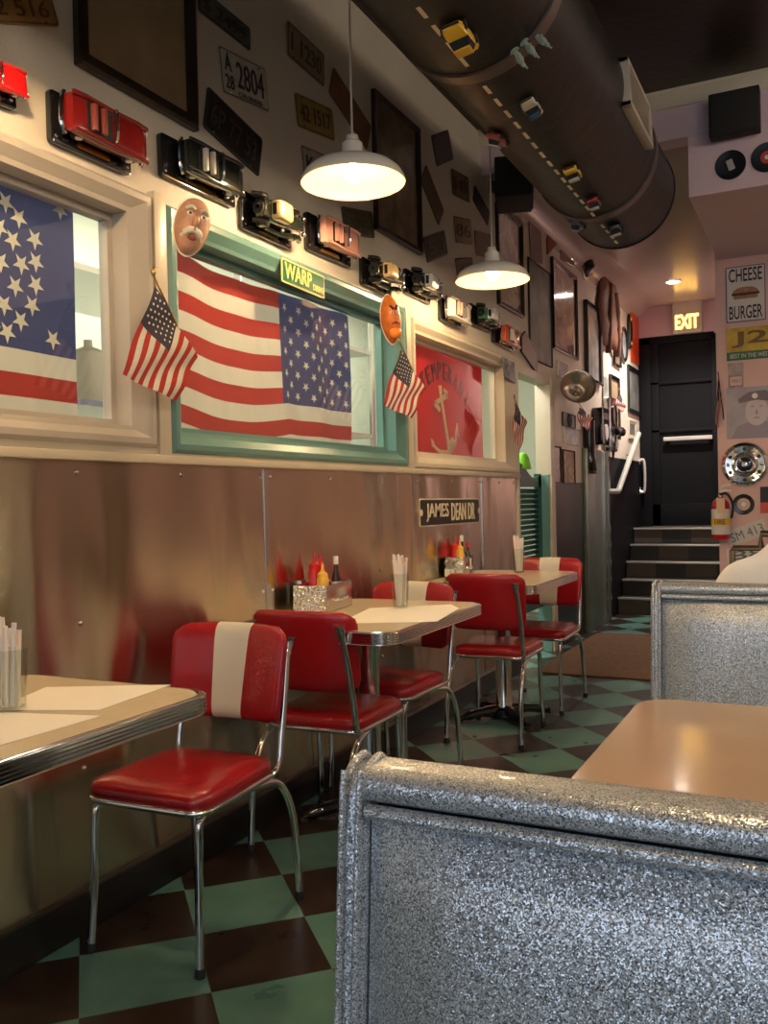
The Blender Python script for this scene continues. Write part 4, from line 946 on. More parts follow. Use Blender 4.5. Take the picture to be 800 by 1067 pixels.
MB().prism([(fx-.115,h_*.19),(fx-.12,h_*.27),(fx-.05,h_*.40),(fx+.06,h_*.42),(fx+.12,h_*.30),(fx+.09,h_*.20),(fx,h_*.24)], .008, .010).build('beret', colmat('photo_dark', (.16,.12,.16), .4, .2), e, smooth=False)
ft = MB()
for dx, dz, rw, rh in ((-.028,.035,.012,.005),(.028,.035,.012,.005),(0,-.008,.008,.018),(0,-.045,.022,.005)): ft.prism([(fx+dx+rw*math.cos(t), h_*.02+dz+rh*math.sin(t)) for t in [2*PI*i/12 for i in range(12)]], .008, .009)
ft.build('facial_features', M['photo_mid'] if 'photo_mid' in M else colmat('photo_mid', (.28,.24,.30), .4, .2), e, smooth=False)
MB().lathe([(0,.010),(.02,.010),(.018,.013),(0,.014)], 12, c=(fx-.01,h_*.32,0)).build('badge', M['ceram'], e)
MB().prism([(fx-.17,-h_/2+.004),(fx-.13,-h_*.26),(fx-.04,-h_*.17),(fx+.04,-h_*.17),(w_/2-.005,-h_*.22),(w_/2-.005,-h_/2+.004)], .005, .007).build('uniform', colmat('photo_mid', (.28,.24,.30), .4, .2), e, smooth=False)
# hubcap
q = onK(776, 484); r_ = (onK(802, 484)-onK(750, 484)).length/2*.98
e = empty('hubcap', (q.x, KY, q.z), ROTP, 'large chrome car hubcap on the pink wall', 'hubcap')
MB().lathe([(r_,.002),(r_*1.0,.012),(r_*.95,.03),(r_*.84,.036),(r_*.80,.024),(r_*.55,.018),(r_*.52,.03),(r_*.44,.038),(r_*.36,.03),(r_*.33,.03)], 48).build('rim', M['chrome'], e)
MB().lathe([(r_*.33,.028),(r_*.28,.04),(r_*.1,.046),(0,.047)], 32).build('centre_cap', M['blackg'], e)
MB().lathe([(0,.046),(r_*.12,.046),(r_*.10,.05),(0,.052)], 20).build('emblem', M['chrome'], e)
for k in range(12):
    t = 2*PI*k/12; MB().ball((r_*.68*math.cos(t), r_*.68*math.sin(t), .022), r_*.085, 10, (1,1,.5)).build('slot', M['darkwood'] if k % 2 else M['chromed'], e)
# records
def record(c, rot, r_, label, lab, lr=.35, sq=False, mount='k'):
    e = empty('vinyl_record', c, rot, label, 'record', None)
    MB().lathe([(0,.001),(r_,.001),(r_,.004),(r_*.97,.005),(r_*.92,.0042),(lr*r_,.0042)], 48).build('disc', M['blackg'], e)
    if sq: MB().prism(rrect(r_*.42, r_*.72, .004), .004, .007, flatT(.3)).build('label', lab, e)
    else: MB().lathe([(0,.0052),(lr*r_,.0052),(lr*r_,.0042)], 32).build('label', lab, e)
    if not sq: MB().lathe([(0,.0058),(lr*r_*.35,.0058),(lr*r_*.35,.005)], 20).build('label_centre', M['ceram'], e)
q = onY(761, 172, YH-.001); record((q.x, YH-.001, q.z), ROTP, (onY(777,172,YH)-onY(745,172,YH)).length/2, 'black record with a pale square label on the soffit', colmat('record_pale', (.42,.40,.38), .4, 0), sq=True)
q = onY(799, 164, YH-.001); record((q.x, YH-.001, q.z), ROTP, (onY(777,172,YH)-onY(745,172,YH)).length/2, 'black record with a red label at the right edge of the soffit', colmat('record_red', (.5,.05,.04), .4, .1), .42)
q = onK(774.5, 525.5); record((q.x, KY-.001, q.z), ROTP, (onK(786,525)-onK(763,525)).length/2, 'small black record with a beige label under the hubcap', colmat('record_beige', (.60,.42,.32), .4, 0), .6)
# plates on pink wall
def kplate(pts, label, base, txt, ink):
    e, w_, h_, a = ktk('licence_plate', pts, label, 'licence plate')
    T = flatT(a)
    MB().prism(rrect(w_, h_, .012, 3), .002, .006, T).build('plate_sheet', base, e)
    if txt: text_mesh(txt, w_*.84, h_*.55, .006, .009, T).build('characters', ink, e, smooth=False)
kplate(((757,554),(797,539.5),(799,556),(760,571)), 'white licence plate with blue figures tilted under the small record', M['sign_white'], 'SM 413', colmat('ink_blue', (.12,.17,.24), .5, 0))
kplate(((757,572),(800,566),(802,583),(758,588)), 'pale licence plate partly hidden behind the white coat', M['sign_white'], '88', M['ink_blue'])
e, w_, h_, a = ktk('postcard', ((792,508),(812,506),(812,534),(792,535)), 'small red and black card at the right edge beside the small record', 'card')
MB().prism(rrect(w_, h_, .002, 1), .002, .005).build('card_sheet', M['ink'], e, smooth=False)
MB().prism([(-w_/2,-h_/2),(w_/2,-h_/2),(w_/2,-h_*.1),(-w_/2,-h_*.1)], .005, .007).build('red_band', colmat('card_red', (.6,.08,.06), .4, 0), e, smooth=False)
# flag on the pink wall's edge
A, B_, C_, D_ = [onY(*p, KY-.05) for p in ((748,393),(745,440),(748,447),(752,412))]
e = empty('stick_flag', A, (0,0,0), 'small furled flag on a stick at the edge of the pink wall', 'flag')
def SF(s_, t):
    p = (A*(1-s_)*(1-t)+B_*s_*(1-t)+C_*s_*t+D_*(1-s_)*t)-A; p.y += .02*math.sin(10*t+3*s_); return p
mb, ms = flag_mesh(SF, cs=.42, ns=14, sub=1, blue='flagn'); mb.build('flag_cloth', ms, e, ang=80)
MB().tube([(0,0,.04),(.012,.01,-.1),(.03,.045,-.3)], .004, 8, 0).build('stick', M['darkwood'], e)
# fire extinguisher
q = onY(751, 562, KY-.08)
e = empty('fire_extinguisher', (q.x, KY-.075, q.z), (0,0,0), 'red fire extinguisher with a yellow and white label on the pink wall edge', 'fire extinguisher')
hh_ = onY(751, 518, KY-.08).z-q.z; r_ = .060
MB().lathe([(0,0),(r_*.9,0),(r_,.01),(r_,hh_*.78),(r_*.9,hh_*.88),(r_*.5,hh_*.96),(r_*.3,hh_)], 28).build('cylinder', M['extred'], e)
MB().lathe([(r_+.001,hh_*.12),(r_+.002,hh_*.12),(r_+.002,hh_*.72),(r_+.001,hh_*.72)], 28).build('label', M['sign_white'], e)
MB().lathe([(r_+.002,hh_*.34),(r_+.0035,hh_*.34),(r_+.0035,hh_*.50),(r_+.002,hh_*.50)], 28).build('label_band', M['yellow'], e)
text_mesh('FIRE', .07, .035, 0, .003, Matrix.Translation((0, -r_-.003, hh_*.42)) @ Matrix.Rotation(PI/2, 4, 'X')).build('lettering', M['ink'], e, smooth=False)
MB().lathe([(.018,hh_),(.018,hh_+.03),(0,hh_+.03)], 14).build('valve', M['chromed'], e)
MB().tube([(0,0,hh_+.025),(.03,-.02,hh_+.045),(.075,-.03,hh_+.04)], .008, 8).tube([(0,0,hh_+.04),(.02,-.02,hh_+.075),(.07,-.03,hh_+.085)], .008, 8).build('lever', M['ceram'], e)
MB().tube([(0,-.02,hh_+.02),(.05,-.03,hh_+.02),(.085,-.02,hh_-.06),(.072,-.01,hh_*.5)], .009, 8).build('hose', M['rubber'], e)
MB().box(-.02, .035, -r_-.004, -r_-.001, hh_*.62, hh_*.98).build('inspection_tag', colmat('tag_buff', (.70,.52,.34), .6, 0), e)
MB().box(-.03, .03, .04, .075, hh_*.5, hh_*.56).build('bracket', M['black'], e)

# EXIT sign over the door
a = onY(700, 313, YB-.1); b = onY(731, 345, YB-.1)
e = empty('exit_sign', ((a.x+b.x)/2, YB-.005, (a.z+b.z)/2), ROTP, 'lit exit sign with yellow letters above the black door', 'sign')
w_ = b.x-a.x; h_ = a.z-b.z
MB().prism(rrect(w_, h_, .015), .0, .09).build('housing', colmat('exit_housing', (.55,.50,.42), .4, .1), e, bevel=.008)
MB().prism(rrect(w_*.92, h_*.52, .008), .09, .094, Matrix.Translation((0, -h_*.17, 0))).build('diffuser', mat('exit_diffuser', (.42,.36,.26), .6), e)
text_mesh('EXIT', w_*.8, h_*.42, .094, .100, Matrix.Translation((0, -h_*.17, 0)), None, .02).build('lettering', mat('exit_letters', (1,.75,.2), .5, emit=(1,.55,.08), estr=3), e, smooth=False)

# recessed downlights in the rear ceiling
for k, (px, py) in enumerate(((701, 293),)):
    q = onZ(px, py, CZ2)
    e = empty('recessed_downlight', (q.x, q.y, CZ2), (0,0,0), 'small round recessed downlight in the rear ceiling', 'ceiling light')
    MB().lathe([(.085,-.002),(.085,-.010),(.065,-.012),(.06,-.002)], 28).build('trim_ring', M['enam'], e)
    MB().lathe([(0,-.004),(.06,-.004),(.06,-.006),(0,-.0065)], 24).build('lens', mat('downlight_lens', (1,1,1), .4, emit=(1,.86,.72), estr=25), e)
    ld = bpy.data.lights.new('downlight', 'SPOT'); ld.energy = 95; ld.color = (1, .92, .82); ld.spot_size = 2.4; ld.spot_blend = .8; ld.shadow_soft_size = .06
    lo = bpy.data.objects.new('downlight', ld); COL.objects.link(lo); lo.location = (q.x, q.y, CZ2-.04)

# ------------------------------------------------------------------ floor mat and saloon door
mp_ = MB().prism([(p[0], p[1]) for p in [(a+.5*0, b) for a, b in ()]] or rrect(1.35, 1.85, .10, 6), .001, .012)
o = mp_.build('floor_mat', M['mud'], None, bevel=.003); o.location = (-1.10, 6.72, 0); tag(o, 'brown floor mat on the checkered tiles before the stairs', 'mat')
e = empty('saloon_door', (WX-.07, YD0+.02, 0), (0,0,0), 'teal louvred swing door hanging in the doorway beyond the third window', 'door')
yw = YD1-YD0-.06
def topz(u): return 1.33+.10*math.cos(PI*u)*-1*.5+.03
fr = MB()
fr.box(-.018,.018,0,.07,.35,1.40).box(-.018,.018,yw-.07,yw,.35,1.36).box(-.018,.018,0,yw,.35,.47)
for k in range(12):
    u0, u1 = k/12, (k+1)/12
    z = lambda u: 1.40+.045*math.sin(u*PI*2)-.04*u
    fr.add([(-.018,u0*yw,1.26),(.018,u0*yw,1.26),(.018,u1*yw,1.26),(-.018,u1*yw,1.26),(-.018,u0*yw,z(u0)),(.018,u0*yw,z(u0)),(.018,u1*yw,z(u1)),(-.018,u1*yw,z(u1))], [(0,3,2,1),(4,5,6,7),(0,1,5,4),(1,2,6,5),(2,3,7,6),(3,0,4,7)])
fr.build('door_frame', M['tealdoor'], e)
lv = MB()
for k in range(20):
    z = .49+k*.038; lv.add([(-.014,.07,z),(.014,.07,z+.03),(.014,yw-.07,z+.03),(-.014,yw-.07,z),(-.014,.07,z+.006),(.014,.07,z+.036),(.014,yw-.07,z+.036),(-.014,yw-.07,z+.006)], [(0,3,2,1),(4,5,6,7),(0,1,5,4),(1,2,6,5),(2,3,7,6),(3,0,4,7)])
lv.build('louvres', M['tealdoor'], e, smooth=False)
MB().box(-.022,.022,-.02,.006,1.1,1.2).box(-.022,.022,-.02,.006,.5,.6).build('hinges', M['chromed'], e)
# a green cap resting on the swing door and a hat on the wall of the back room
e = empty('green_cap', (WX-.07, YD0+.36, 1.42), (0,0,0), 'bright green cloth draped on top of the teal swing door', 'cloth')
rg = [[(.05*k*math.cos(t), .09*k*math.sin(t), z) for t in [2*PI*i/16 for i in range(16)]] for k, z in ((1.1,-.03),(1,.0),(.8,.05),(.5,.08),(.1,.09))]
MB().loft(rg).build('cloth_body', colmat('lime', (.25, .75, .05), .6, 0), e)
# back-room fittings
e = empty('pot_rack', (-3.0, 3.2, 0), (0,0,0), 'grey metal storage rack seen through the window panes', 'rack', None)
for x in (-.3, .3):
    for y in (-2.1, -.95, 0.6, 2.1): MB().tube([(x,y,0),(x,y,2.5)], .02, 8, 0).build('post', M['chromed'], e)
for z in (.5, 1.15, 1.6, 2.15): MB().box(-.31,.31,-2.1,2.1,z,z+.025).build('shelf', M['chromed'], e)
cg = [colmat('tin_grey', (.3,.32,.3), .3, 0), colmat('tin_dark2', (.04,.045,.045), .4, 0), colmat('tin_pale', (.6,.6,.5), .4, 0), colmat('tin_blue', (.1,.3,.42), .4, 0)]
k = 0
for y in (1.62, 2.2, 3.05, 3.75, 4.1, 4.45, 5.0, 5.2):
    for z in (1.175, 1.625):
        k += 1; r_ = .07+.03*(k % 3); h_ = .16+.05*(k % 4)
        o = MB().lathe([(r_*.9,0),(r_,.01),(r_,h_),(r_*1.06,h_+.005),(r_*.95,h_+.012),(r_*.3,h_+.03),(.02,h_+.035),(.02,h_+.06)], 20, cap=True).build('storage_canister', cg[k % 4])
        o.location = (-3.0+.1*(k % 2), y, z); tag(o, 'lidded %s canister on the rack behind the window panes' % ['grey', 'black', 'pale', 'blue'][k % 4], 'canister', 'canisters on the back-room rack')

# ------------------------------------------------------------------ pendants
def pendant():
    e = empty('pendant_lamp', (0,0,0), (0,0,0))
    R0 = .185
    MB().lathe([(.186,0),(.188,.004),(.184,.018),(.172,.038),(.148,.058),(.115,.072),(.07,.082),(.045,.088),(.040,.095),(.037,.14),(.030,.146),(.024,.150),(.022,.168),(.008,.172)], 56).build('shade', M['enam'], e)
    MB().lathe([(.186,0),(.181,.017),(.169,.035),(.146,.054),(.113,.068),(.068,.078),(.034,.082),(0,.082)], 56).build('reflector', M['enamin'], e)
    bb = MB().ball((0,0,.035), .031, 20, (1,1,1.15)).build('bulb', M['bulb'], e)
    MB().lathe([(.014,.07),(.016,.085)], 12).build('socket', M['ceram'], e)
    MB().tube([(0,0,.17),(0,0,CZ-2.33)], .0042, 8, 0).build('cord', M['paper'], e)
    MB().lathe([(.055,CZ-2.33),(.055,CZ-2.345),(.03,CZ-2.36),(.005,CZ-2.365)], 20).build('ceiling_rose', M['enam'], e)
    return e
P0 = pendant()
lamps = [((-1.5,2.833,2.325),'white enamel pendant lamp nearest the camera over the second table'), ((-1.5,4.318,2.288),'white enamel pendant lamp further away over the third table'), ((-1.5,1.30,2.34),'white enamel pendant lamp over the nearest table, above the picture'),
         ((.25,.9,2.36),'added white enamel pendant lamp over the booths, out of view'), ((.9,3.6,2.5),'added white enamel pendant lamp beyond the booths, out of view')]  # these two booth pendants are added out of view for more warm light
for i, (p, lb) in enumerate(lamps):
    e = P0 if i == 0 else dup(P0)
    e.location = p; tag(e, lb, 'pendant lamp', 'white enamel pendant lamps')
    ld = bpy.data.lights.new('lamp', 'POINT'); ld.energy = 108; ld.color = (1, .66, .34); ld.shadow_soft_size = .032
    lo = bpy.data.objects.new('lamp', ld); COL.objects.link(lo); lo.location = (p[0], p[1], p[2]+.03)

def globe():  # unseen globes added on the right to brighten the left wall
    e = empty('fill_globe_lamp', (0,0,0))
    MB().ball((0,0,0), .14, 28).build('globe', mat('fill_globe', (1,.95,.85), .4, emit=(1,.84,.66), estr=9), e)
    MB().lathe([(.06,.125),(.065,.15),(.02,.17)], 20).build('collar', M['chrome'], e)
    MB().tube([(0,0,.16),(0,0,CZ-2.95)], .008, 8, 0).build('stem', M['chrome'], e)
    return e
G0 = globe()
for i, (x, y, z_) in enumerate(((1.7,-1.2,2.95),(1.7,1.5,2.95),(1.7,4.2,2.95))):
    e = G0 if i == 0 else dup(G0); e.location = (x, y, z_)
    tag(e, ['added white fill globe near the shop window','added white fill globe above the booths','added white fill globe before the pink block'][i], 'globe lamp', 'added fill globes over the booths')
    ld = bpy.data.lights.new('globe', 'POINT'); ld.energy = 75; ld.color = (1, .84, .66); ld.shadow_soft_size = .14
    lo = bpy.data.objects.new('globe', ld); COL.objects.link(lo); lo.location = (x, y, z_-.02)
E0 = None

# ------------------------------------------------------------------ chairs
def chair():
    e = empty('diner_chair', (0,0,0))
    T = Matrix()
    def ro(w_, d_, r, z, dy=0): return [(x*(1-.05*(y > 0)), y+dy, z) for x, y in rrect(w_, d_, r, 6)]
    W_, D_ = .385, .385
    MB().loft([ro(W_-.01,D_-.01,.05,.412), ro(W_,D_,.055,.418), ro(W_+.002,D_+.002,.055,.436), ro(W_-.008,D_-.008,.055,.449), ro(W_-.04,D_-.04,.05,.458), ro(W_-.12,D_-.12,.04,.463), ro(W_-.25,D_-.25,.03,.465)]).build('seat', M['red'], e, ang=60)
    MB().loft([ro(W_-.03,D_-.03,.05,.400), ro(W_+.004,D_+.004,.058,.400), ro(W_+.010,D_+.010,.058,.404), ro(W_+.010,D_+.010,.058,.412), ro(W_+.004,D_+.004,.058,.416), ro(W_-.03,D_-.03,.05,.416)]).build('seat_rim', M['chrome'], e, ang=50)
    # backrest: grid with a pale central stripe on the front
    zb, zt = .545, .825; NV = 16
    xs0 = [-1,-.985,-.95,-.88,-.75,-.6,-.45]; st_t, st_b = .062, .050
    def P(s_, v_, side):
        hw = .205-.012*(1-v_); cut = .045
        # rounded ends
        vv = abs(2*v_-1); hw2 = hw-cut*max(0, (vv-.72)/.28)**2.4
        stw = st_b+(st_t-st_b)*v_
        # s in [-1,1]; |s|<=.3 is stripe
        if abs(s_) <= .3: x = s_/.3*stw
        else: x = math.copysign(stw+(abs(s_)-.3)/.7*(hw2-stw), s_)
        z = zb+(zt-zb)*v_ - .010*(abs(x)/.2)**3*(v_-.3)
        th = .026*(max(0, 1-abs(s_)**7))**.5*(max(0, 1-vv**7))**.5
        yc = .222+.055*(v_)-.045*(x/.2)**2
        return (x, yc+side*th*(1 if side < 0 else .75), z)
    ss = [-1,-.985,-.95,-.88,-.75,-.6,-.45,-.3,-.15,0,.15,.3,.45,.6,.75,.88,.95,.985,1]
    vv = [0,.01,.035,.08,.16,.28,.42,.58,.72,.84,.92,.965,.99,1]
    red = MB(); wh = MB()
    for side in (-1, 1):
        for j in range(len(vv)-1):
            for i in range(len(ss)-1):
                q = [P(ss[i],vv[j],side), P(ss[i+1],vv[j],side), P(ss[i+1],vv[j+1],side), P(ss[i],vv[j+1],side)]
                mid = abs((ss[i]+ss[i+1])/2) < .3
                (wh if (mid and side < 0) else red).add(q, [(0,1,2,3)])
    o = red.build('backrest', M['red'], e, smooth=False); o2 = wh.build('stripe', M['whitev'], o, smooth=False)
    for ob in (o, o2):
        bm = bmesh.new(); bm.from_mesh(ob.data); bmesh.ops.remove_doubles(bm, verts=bm.verts, dist=.00005)
        for f in bm.faces: f.smooth = True
        bmesh.ops.recalc_face_normals(bm, faces=bm.faces); bm.to_mesh(ob.data); bm.free()
    # piping round the edge
    for sx in (-1, 1):
        MB().tube([(sx*.150,-.10,.398),(sx*.163,-.150,.390),(sx*.168,-.170,.36),(sx*.170,-.178,.20),(sx*.176,-.190,.012)], .0115, 12).build('leg', M['chrome'], e)
        MB().lathe([(.0135,0),(.0135,.020),(.0115,.024)], 12, c=(sx*.176,-.190,0), cap=True).build('rubber_foot', M['rubber'], e)
        MB().tube([(sx*.160,.00,.400),(sx*.172,.10,.396),(sx*.178,.20,.372),(sx*.182,.262,.28),(sx*.184,.285,.14),(sx*.186,.295,.012)], .0115, 12).build('leg', M['chrome'], e)
        MB().lathe([(.0135,0),(.0135,.020),(.0115,.024)], 12, c=(sx*.186,.295,0), cap=True).build('rubber_foot', M['rubber'], e)
        MB().tube([(sx*.165,.10,.404),(sx*.176,.175,.408),(sx*.180,.205,.44),(sx*.180,.222,.52),(sx*.178,.245,.62),(sx*.172,.275,.74),(sx*.170,.290,.772)], .0105, 12).build('back_post', M['chrome'], e)
        MB().tube([(sx*.172,.276,.735),(sx*.170,.286,.765),(sx*.170,.290,.785)], [.012,.016,.020], 12, 2).build('post_cap', M['chrome'], e)
    return e
C0 = chair()
chairs = [((-1.605,1.955), 2, 'red and white vinyl chair nearest the camera, facing the first table'),
          ((-1.60,2.80), 182, 'red chair seen from behind in front of the second table'),
          ((-1.645,3.32), -4, 'red and white chair on the far side of the second table'),
          ((-1.50,4.30), 183, 'red chair seen from behind in front of the third table'),
          ((-1.475,4.92), 0, 'red and white chair on the far side of the third table')]
for i, (p, a, lb) in enumerate(chairs):
    e = C0 if i == 0 else dup(C0)
    e.location = (*p, 0); e.rotation_euler = (0, 0, math.radians(a)); tag(e, lb, 'chair', 'red diner chairs along the steel wall')

# ------------------------------------------------------------------ dining tables
def table():
    e = empty('diner_table', (0,0,0)); W_, L_ = .62, .88
    R = lambda k, z: [(x, y, z) for x, y in rrect(W_+k, L_+k, .075, 8)]
    MB().loft([R(-.01,.718), R(-.01,.756), R(-.016,.760)]).build('tabletop', M['lam'], e, ang=30)
    prof = [(-.004,.716),(.006,.717)]
    for k in range(5):
        z = .7185+k*.0078; prof += [(.0055,z),(.0085,z+.0018),(.0085,z+.0058),(.0055,z+.0074)]
    prof += [(.006,.7585),(.002,.7605),(-.004,.7605)]
    MB().loft([R(k*2, z) for k, z in prof], cap=False).build('ribbed_edge', M['chrome'], e, ang=30)
    MB().lathe([(.050,.04),(.043,.055),(.043,.69),(.05,.70),(.11,.712),(.11,.717)], 32, cap=True).build('column', M['chrome'], e)
    bs = MB()
    for k in range(4):
        a = PI/4+k*PI/2; c_, s_ = math.cos(a), math.sin(a)
        bs.tube([(.03*c_,.03*s_,.045),(.16*c_,.16*s_,.038),(.27*c_,.27*s_,.016)], [.03,.024,.016], 10)
    bs.lathe([(.07,.012),(.07,.05),(.045,.062)], 24, cap=True); bs.build('base', M['blackg'], e)
    for k in range(4):
        a = PI/4+k*PI/2; MB().lathe([(.018,0),(.018,.012),(.012,.016)], 12, c=(.265*math.cos(a),.265*math.sin(a),0), cap=True).build('foot', M['rubber'], e)
    return e
T0_ = table()
for i, (p, lb) in enumerate((((-1.57,1.205),'cream-topped diner table with a ribbed chrome edge nearest the camera'), ((-1.57,3.0),'cream-topped diner table in the middle under the nearer lamp'), ((-1.57,4.57),'cream-topped diner table furthest along the steel wall'))):
    e = T0_ if i == 0 else dup(T0_); e.location = (*p, 0); tag(e, lb, 'table', 'diner tables along the steel wall')
TZ = .7605
def sheet(q, label):
    P = [onZ(*p, TZ) for p in q]; c = sum(P, Vector())/len(P)
    o = MB().prism([(p.x-c.x, p.y-c.y) for p in P], 0, .0012).build('paper_placemat', M['paper'], None, smooth=False); o.location = (c.x, c.y, TZ+.0003)
    tag(o, label, 'placemat', 'paper placemats')
sheet(((48,716.5),(178,714),(103,740.5),(-8,740.5)), 'white paper placemat on the nearest table towards the wall end')
sheet(((-60,748),(6,743),(106,746.5),(-20,783)), 'white paper placemat at the near edge of the nearest table')
sheet(((352,650),(385,634),(470,630),(478,634),(455,648)), 'white paper placemat on the middle table')

def tumbler(c, r, h, label, straws, napkin=False):
    e = empty('straw_holder', (c[0], c[1], TZ+.001), (0,0,0), label, 'straw holder', 'glass straw holders on the tables')
    MB().lathe([(0,0),(r*.8,0),(r*.82,.004),(r,h),(r-.003,h),(r*.80,.008),(0,.008)], 28).build('tumbler', M['tglass'], e)
    for k in range(straws):
        a = 2.4*k; rr = r*(.25+.55*((k*13) % 7)/7); ln = h*(1.25+.35*((k*37) % 10)/10)
        b0 = Vector((rr*math.cos(a)*.6, rr*math.sin(a)*.6, .010)); t1 = Vector((rr*math.cos(a+.5)*1.15, rr*math.sin(a+.5)*1.15, ln))
        MB().tube([tuple(b0), tuple((b0+t1)/2), tuple(t1)], .0052, 8, 2).build('straw', M['straw'] if k % 9 else M['strawp'], e)
    if napkin:
        MB().prism([(-r*.7,-.004),(r*.7,-.004),(r*.7,.004),(-r*.7,.004)], .01, h*1.05).build('napkin', M['paper'], e)
    return e
q = onZ(3, 744, TZ); tumbler((q.x-.01, q.y+.03), .036, .13, 'glass of wrapped straws on the nearest table at the left edge', 7, True)
q = onZ(415, 634, TZ); tumbler((q.x, q.y+.02), .036, .135, 'glass full of white straws on the middle table', 26)
q = onZ(543, 597, TZ); tumbler((q.x-.02, q.y+.02), .036, .135, 'glass of straws on the far table', 18)

def squeeze(c, m_, label, name='ketchup_bottle', h=.15, r=.026, z=TZ+.001, cat='bottle'):
    e = empty(name, (c[0], c[1], z), (0,0,0), label, cat, 'condiment bottles in the caddies')
    MB().lathe([(0,0),(r,.002),(r,h*.66),(r*.8,h*.74)], 20).build('bottle_body', m_, e)
    MB().lathe([(r*.85,h*.72),(r*.85,h*.80),(r*.3,h*.86),(r*.12,h*1.05),(0,h*1.05)], 18).build('nozzle', m_, e)
def sauce(c, label, cap, h=.14, r=.02, z=TZ+.001, m_=None):
    e = empty('sauce_bottle', (c[0], c[1], z), (0,0,0), label, 'bottle', 'condiment bottles in the caddies')
    MB().lathe([(0,0),(r,.002),(r,h*.55),(r*.5,h*.72),(r*.42,h*.84)], 18).build('glass_body', m_ or M['sauce'], e)
    MB().lathe([(r*1.02,h*.15),(r*1.03,h*.15),(r*1.03,h*.5),(r*1.02,h*.5)], 18).build('label', M['paper'], e)
    MB().lathe([(r*.5,h*.84),(r*.5,h),(0,h)], 14).build('cap', cap, e)
def caddy(p0, p1, p2, label, gl=False):
    """p0 near-left, p1 near-right, p2 far-right bottom corners"""
    p0, p1, p2 = [Vector((p.x, p.y, 0)) for p in (p0, p1, p2)]
    c = (p0+p2)/2; u = (p1-p0); v_ = (p2-p1)
    hw, hd = u.length/2, v_.length/2; a = math.atan2(u.y, u.x)
    e = empty('condiment_caddy', (c.x, c.y, TZ+.001), (0,0,a), label, 'caddy', 'condiment caddies on the tables')
    h = .105
    t = .004
    MB().box(-hw,hw,-hd,hd,0,.004).box(-hw,-hw+t,-hd,hd,0,h).box(hw-t,hw,-hd,hd,0,h).box(-hw,hw,hd-t,hd,0,h).build('tray', M['chromed'], e, bevel=.001)
    MB().box(-hw,hw,-hd,-hd+t,0,h).build('embossed_front', M['diamond'], e)
    MB().tube([(hw+.001,-hd*.4,h*.42),(hw+.014,-hd*.3,h*.42),(hw+.014,hd*.4,h*.42),(hw+.001,hd*.5,h*.42)], .005, 8).build('handle', M['chrome'], e)
    return e, c, a, hw, hd
z_ = TZ
e, c, a, hw, hd = caddy(Vector((-1.835,2.90,0)), Vector((-1.70,2.92,0)), Vector((-1.745,3.20,0)), 'shiny embossed metal caddy of bottles on the middle table')
L2 = lambda x, y: (c.x+math.cos(a)*x-math.sin(a)*y, c.y+math.sin(a)*x+math.cos(a)*y)
zz = TZ+.006
squeeze(L2(-hw*.35, -hd*.2), M['ketchup'], 'red ketchup bottle in the middle table caddy', h=.215, z=zz)
squeeze(L2(-hw*.5, hd*.4), M['ketchup'], 'second red squeeze bottle at the wall side of the middle caddy', h=.20, z=zz)
squeeze(L2(hw*.35, -hd*.45), M['mustard'], 'yellow mustard bottle in the middle table caddy', 'mustard_bottle', h=.175, r=.024, z=zz)
sauce(L2(hw*.45, hd*.45), 'dark sauce bottle with a white cap in the middle table caddy', M['ceram'], h=.20, z=zz)
# napkin holder beside the caddy
q = onZ(290, 634, TZ)
e = empty('napkin_dispenser', (c.x-hw-.055, c.y+.01, TZ+.001), (0,0,a), 'plain steel napkin dispenser against the wall on the middle table', 'napkin dispenser')
MB().box(-.045,.040,-.06,.06,0,.115).build('case', M['chromed'], e, bevel=.006)
MB().box(-.035,.030,-.0625,-.060,.02,.10).build('napkin_slot', M['black'], e); MB().box(-.025,.02,-.066,-.061,.035,.085).build('napkins', M['paper'], e)
e, c, a, hw, hd = caddy(Vector((-1.865,4.50,0)), Vector((-1.765,4.51,0)), Vector((-1.785,4.72,0)), 'metal caddy of bottles and jars on the far table')
squeeze(L2(-hw*.6, hd*.3), M['ketchup'], 'red ketchup bottle in the far table caddy', h=.20, z=zz)
squeeze(L2(hw*.3, -hd*.4), M['mustard'], 'yellow mustard bottle in the far table caddy', 'mustard_bottle', h=.19, r=.022, z=zz)
sauce(L2(0, hd*.4), 'dark sauce bottle with a white cap in the far table caddy', M['ceram'], h=.215, z=zz)
sauce(L2(hw*.7, hd*.4), 'small red-capped sauce bottle in the far table caddy', M['ketchup'], h=.175, r=.018, z=zz)
for k, (x, lb) in enumerate(((-.62, 'left'), (-.05, 'right'))):
    p = L2(hw*x, -hd-.035)
    e = empty('glass_shaker', (p[0], p[1], TZ+.001), (0,0,0), 'glass shaker in front of the far table caddy, %s one' % lb, 'shaker', 'glass shakers on the far table')
    MB().lathe([(0,0),(.02,0),(.022,.01),(.017,.07),(.016,.075)], 16).build('shaker_glass', M['tglass'], e)
    MB().lathe([(0,.006),(.016,.006),(.014,.045),(0,.045)], 14).build('salt', M['ceram'], e)
    MB().lathe([(.018,.073),(.018,.085),(.010,.093),(0,.094)], 16).build('lid', M['chrome'], e)

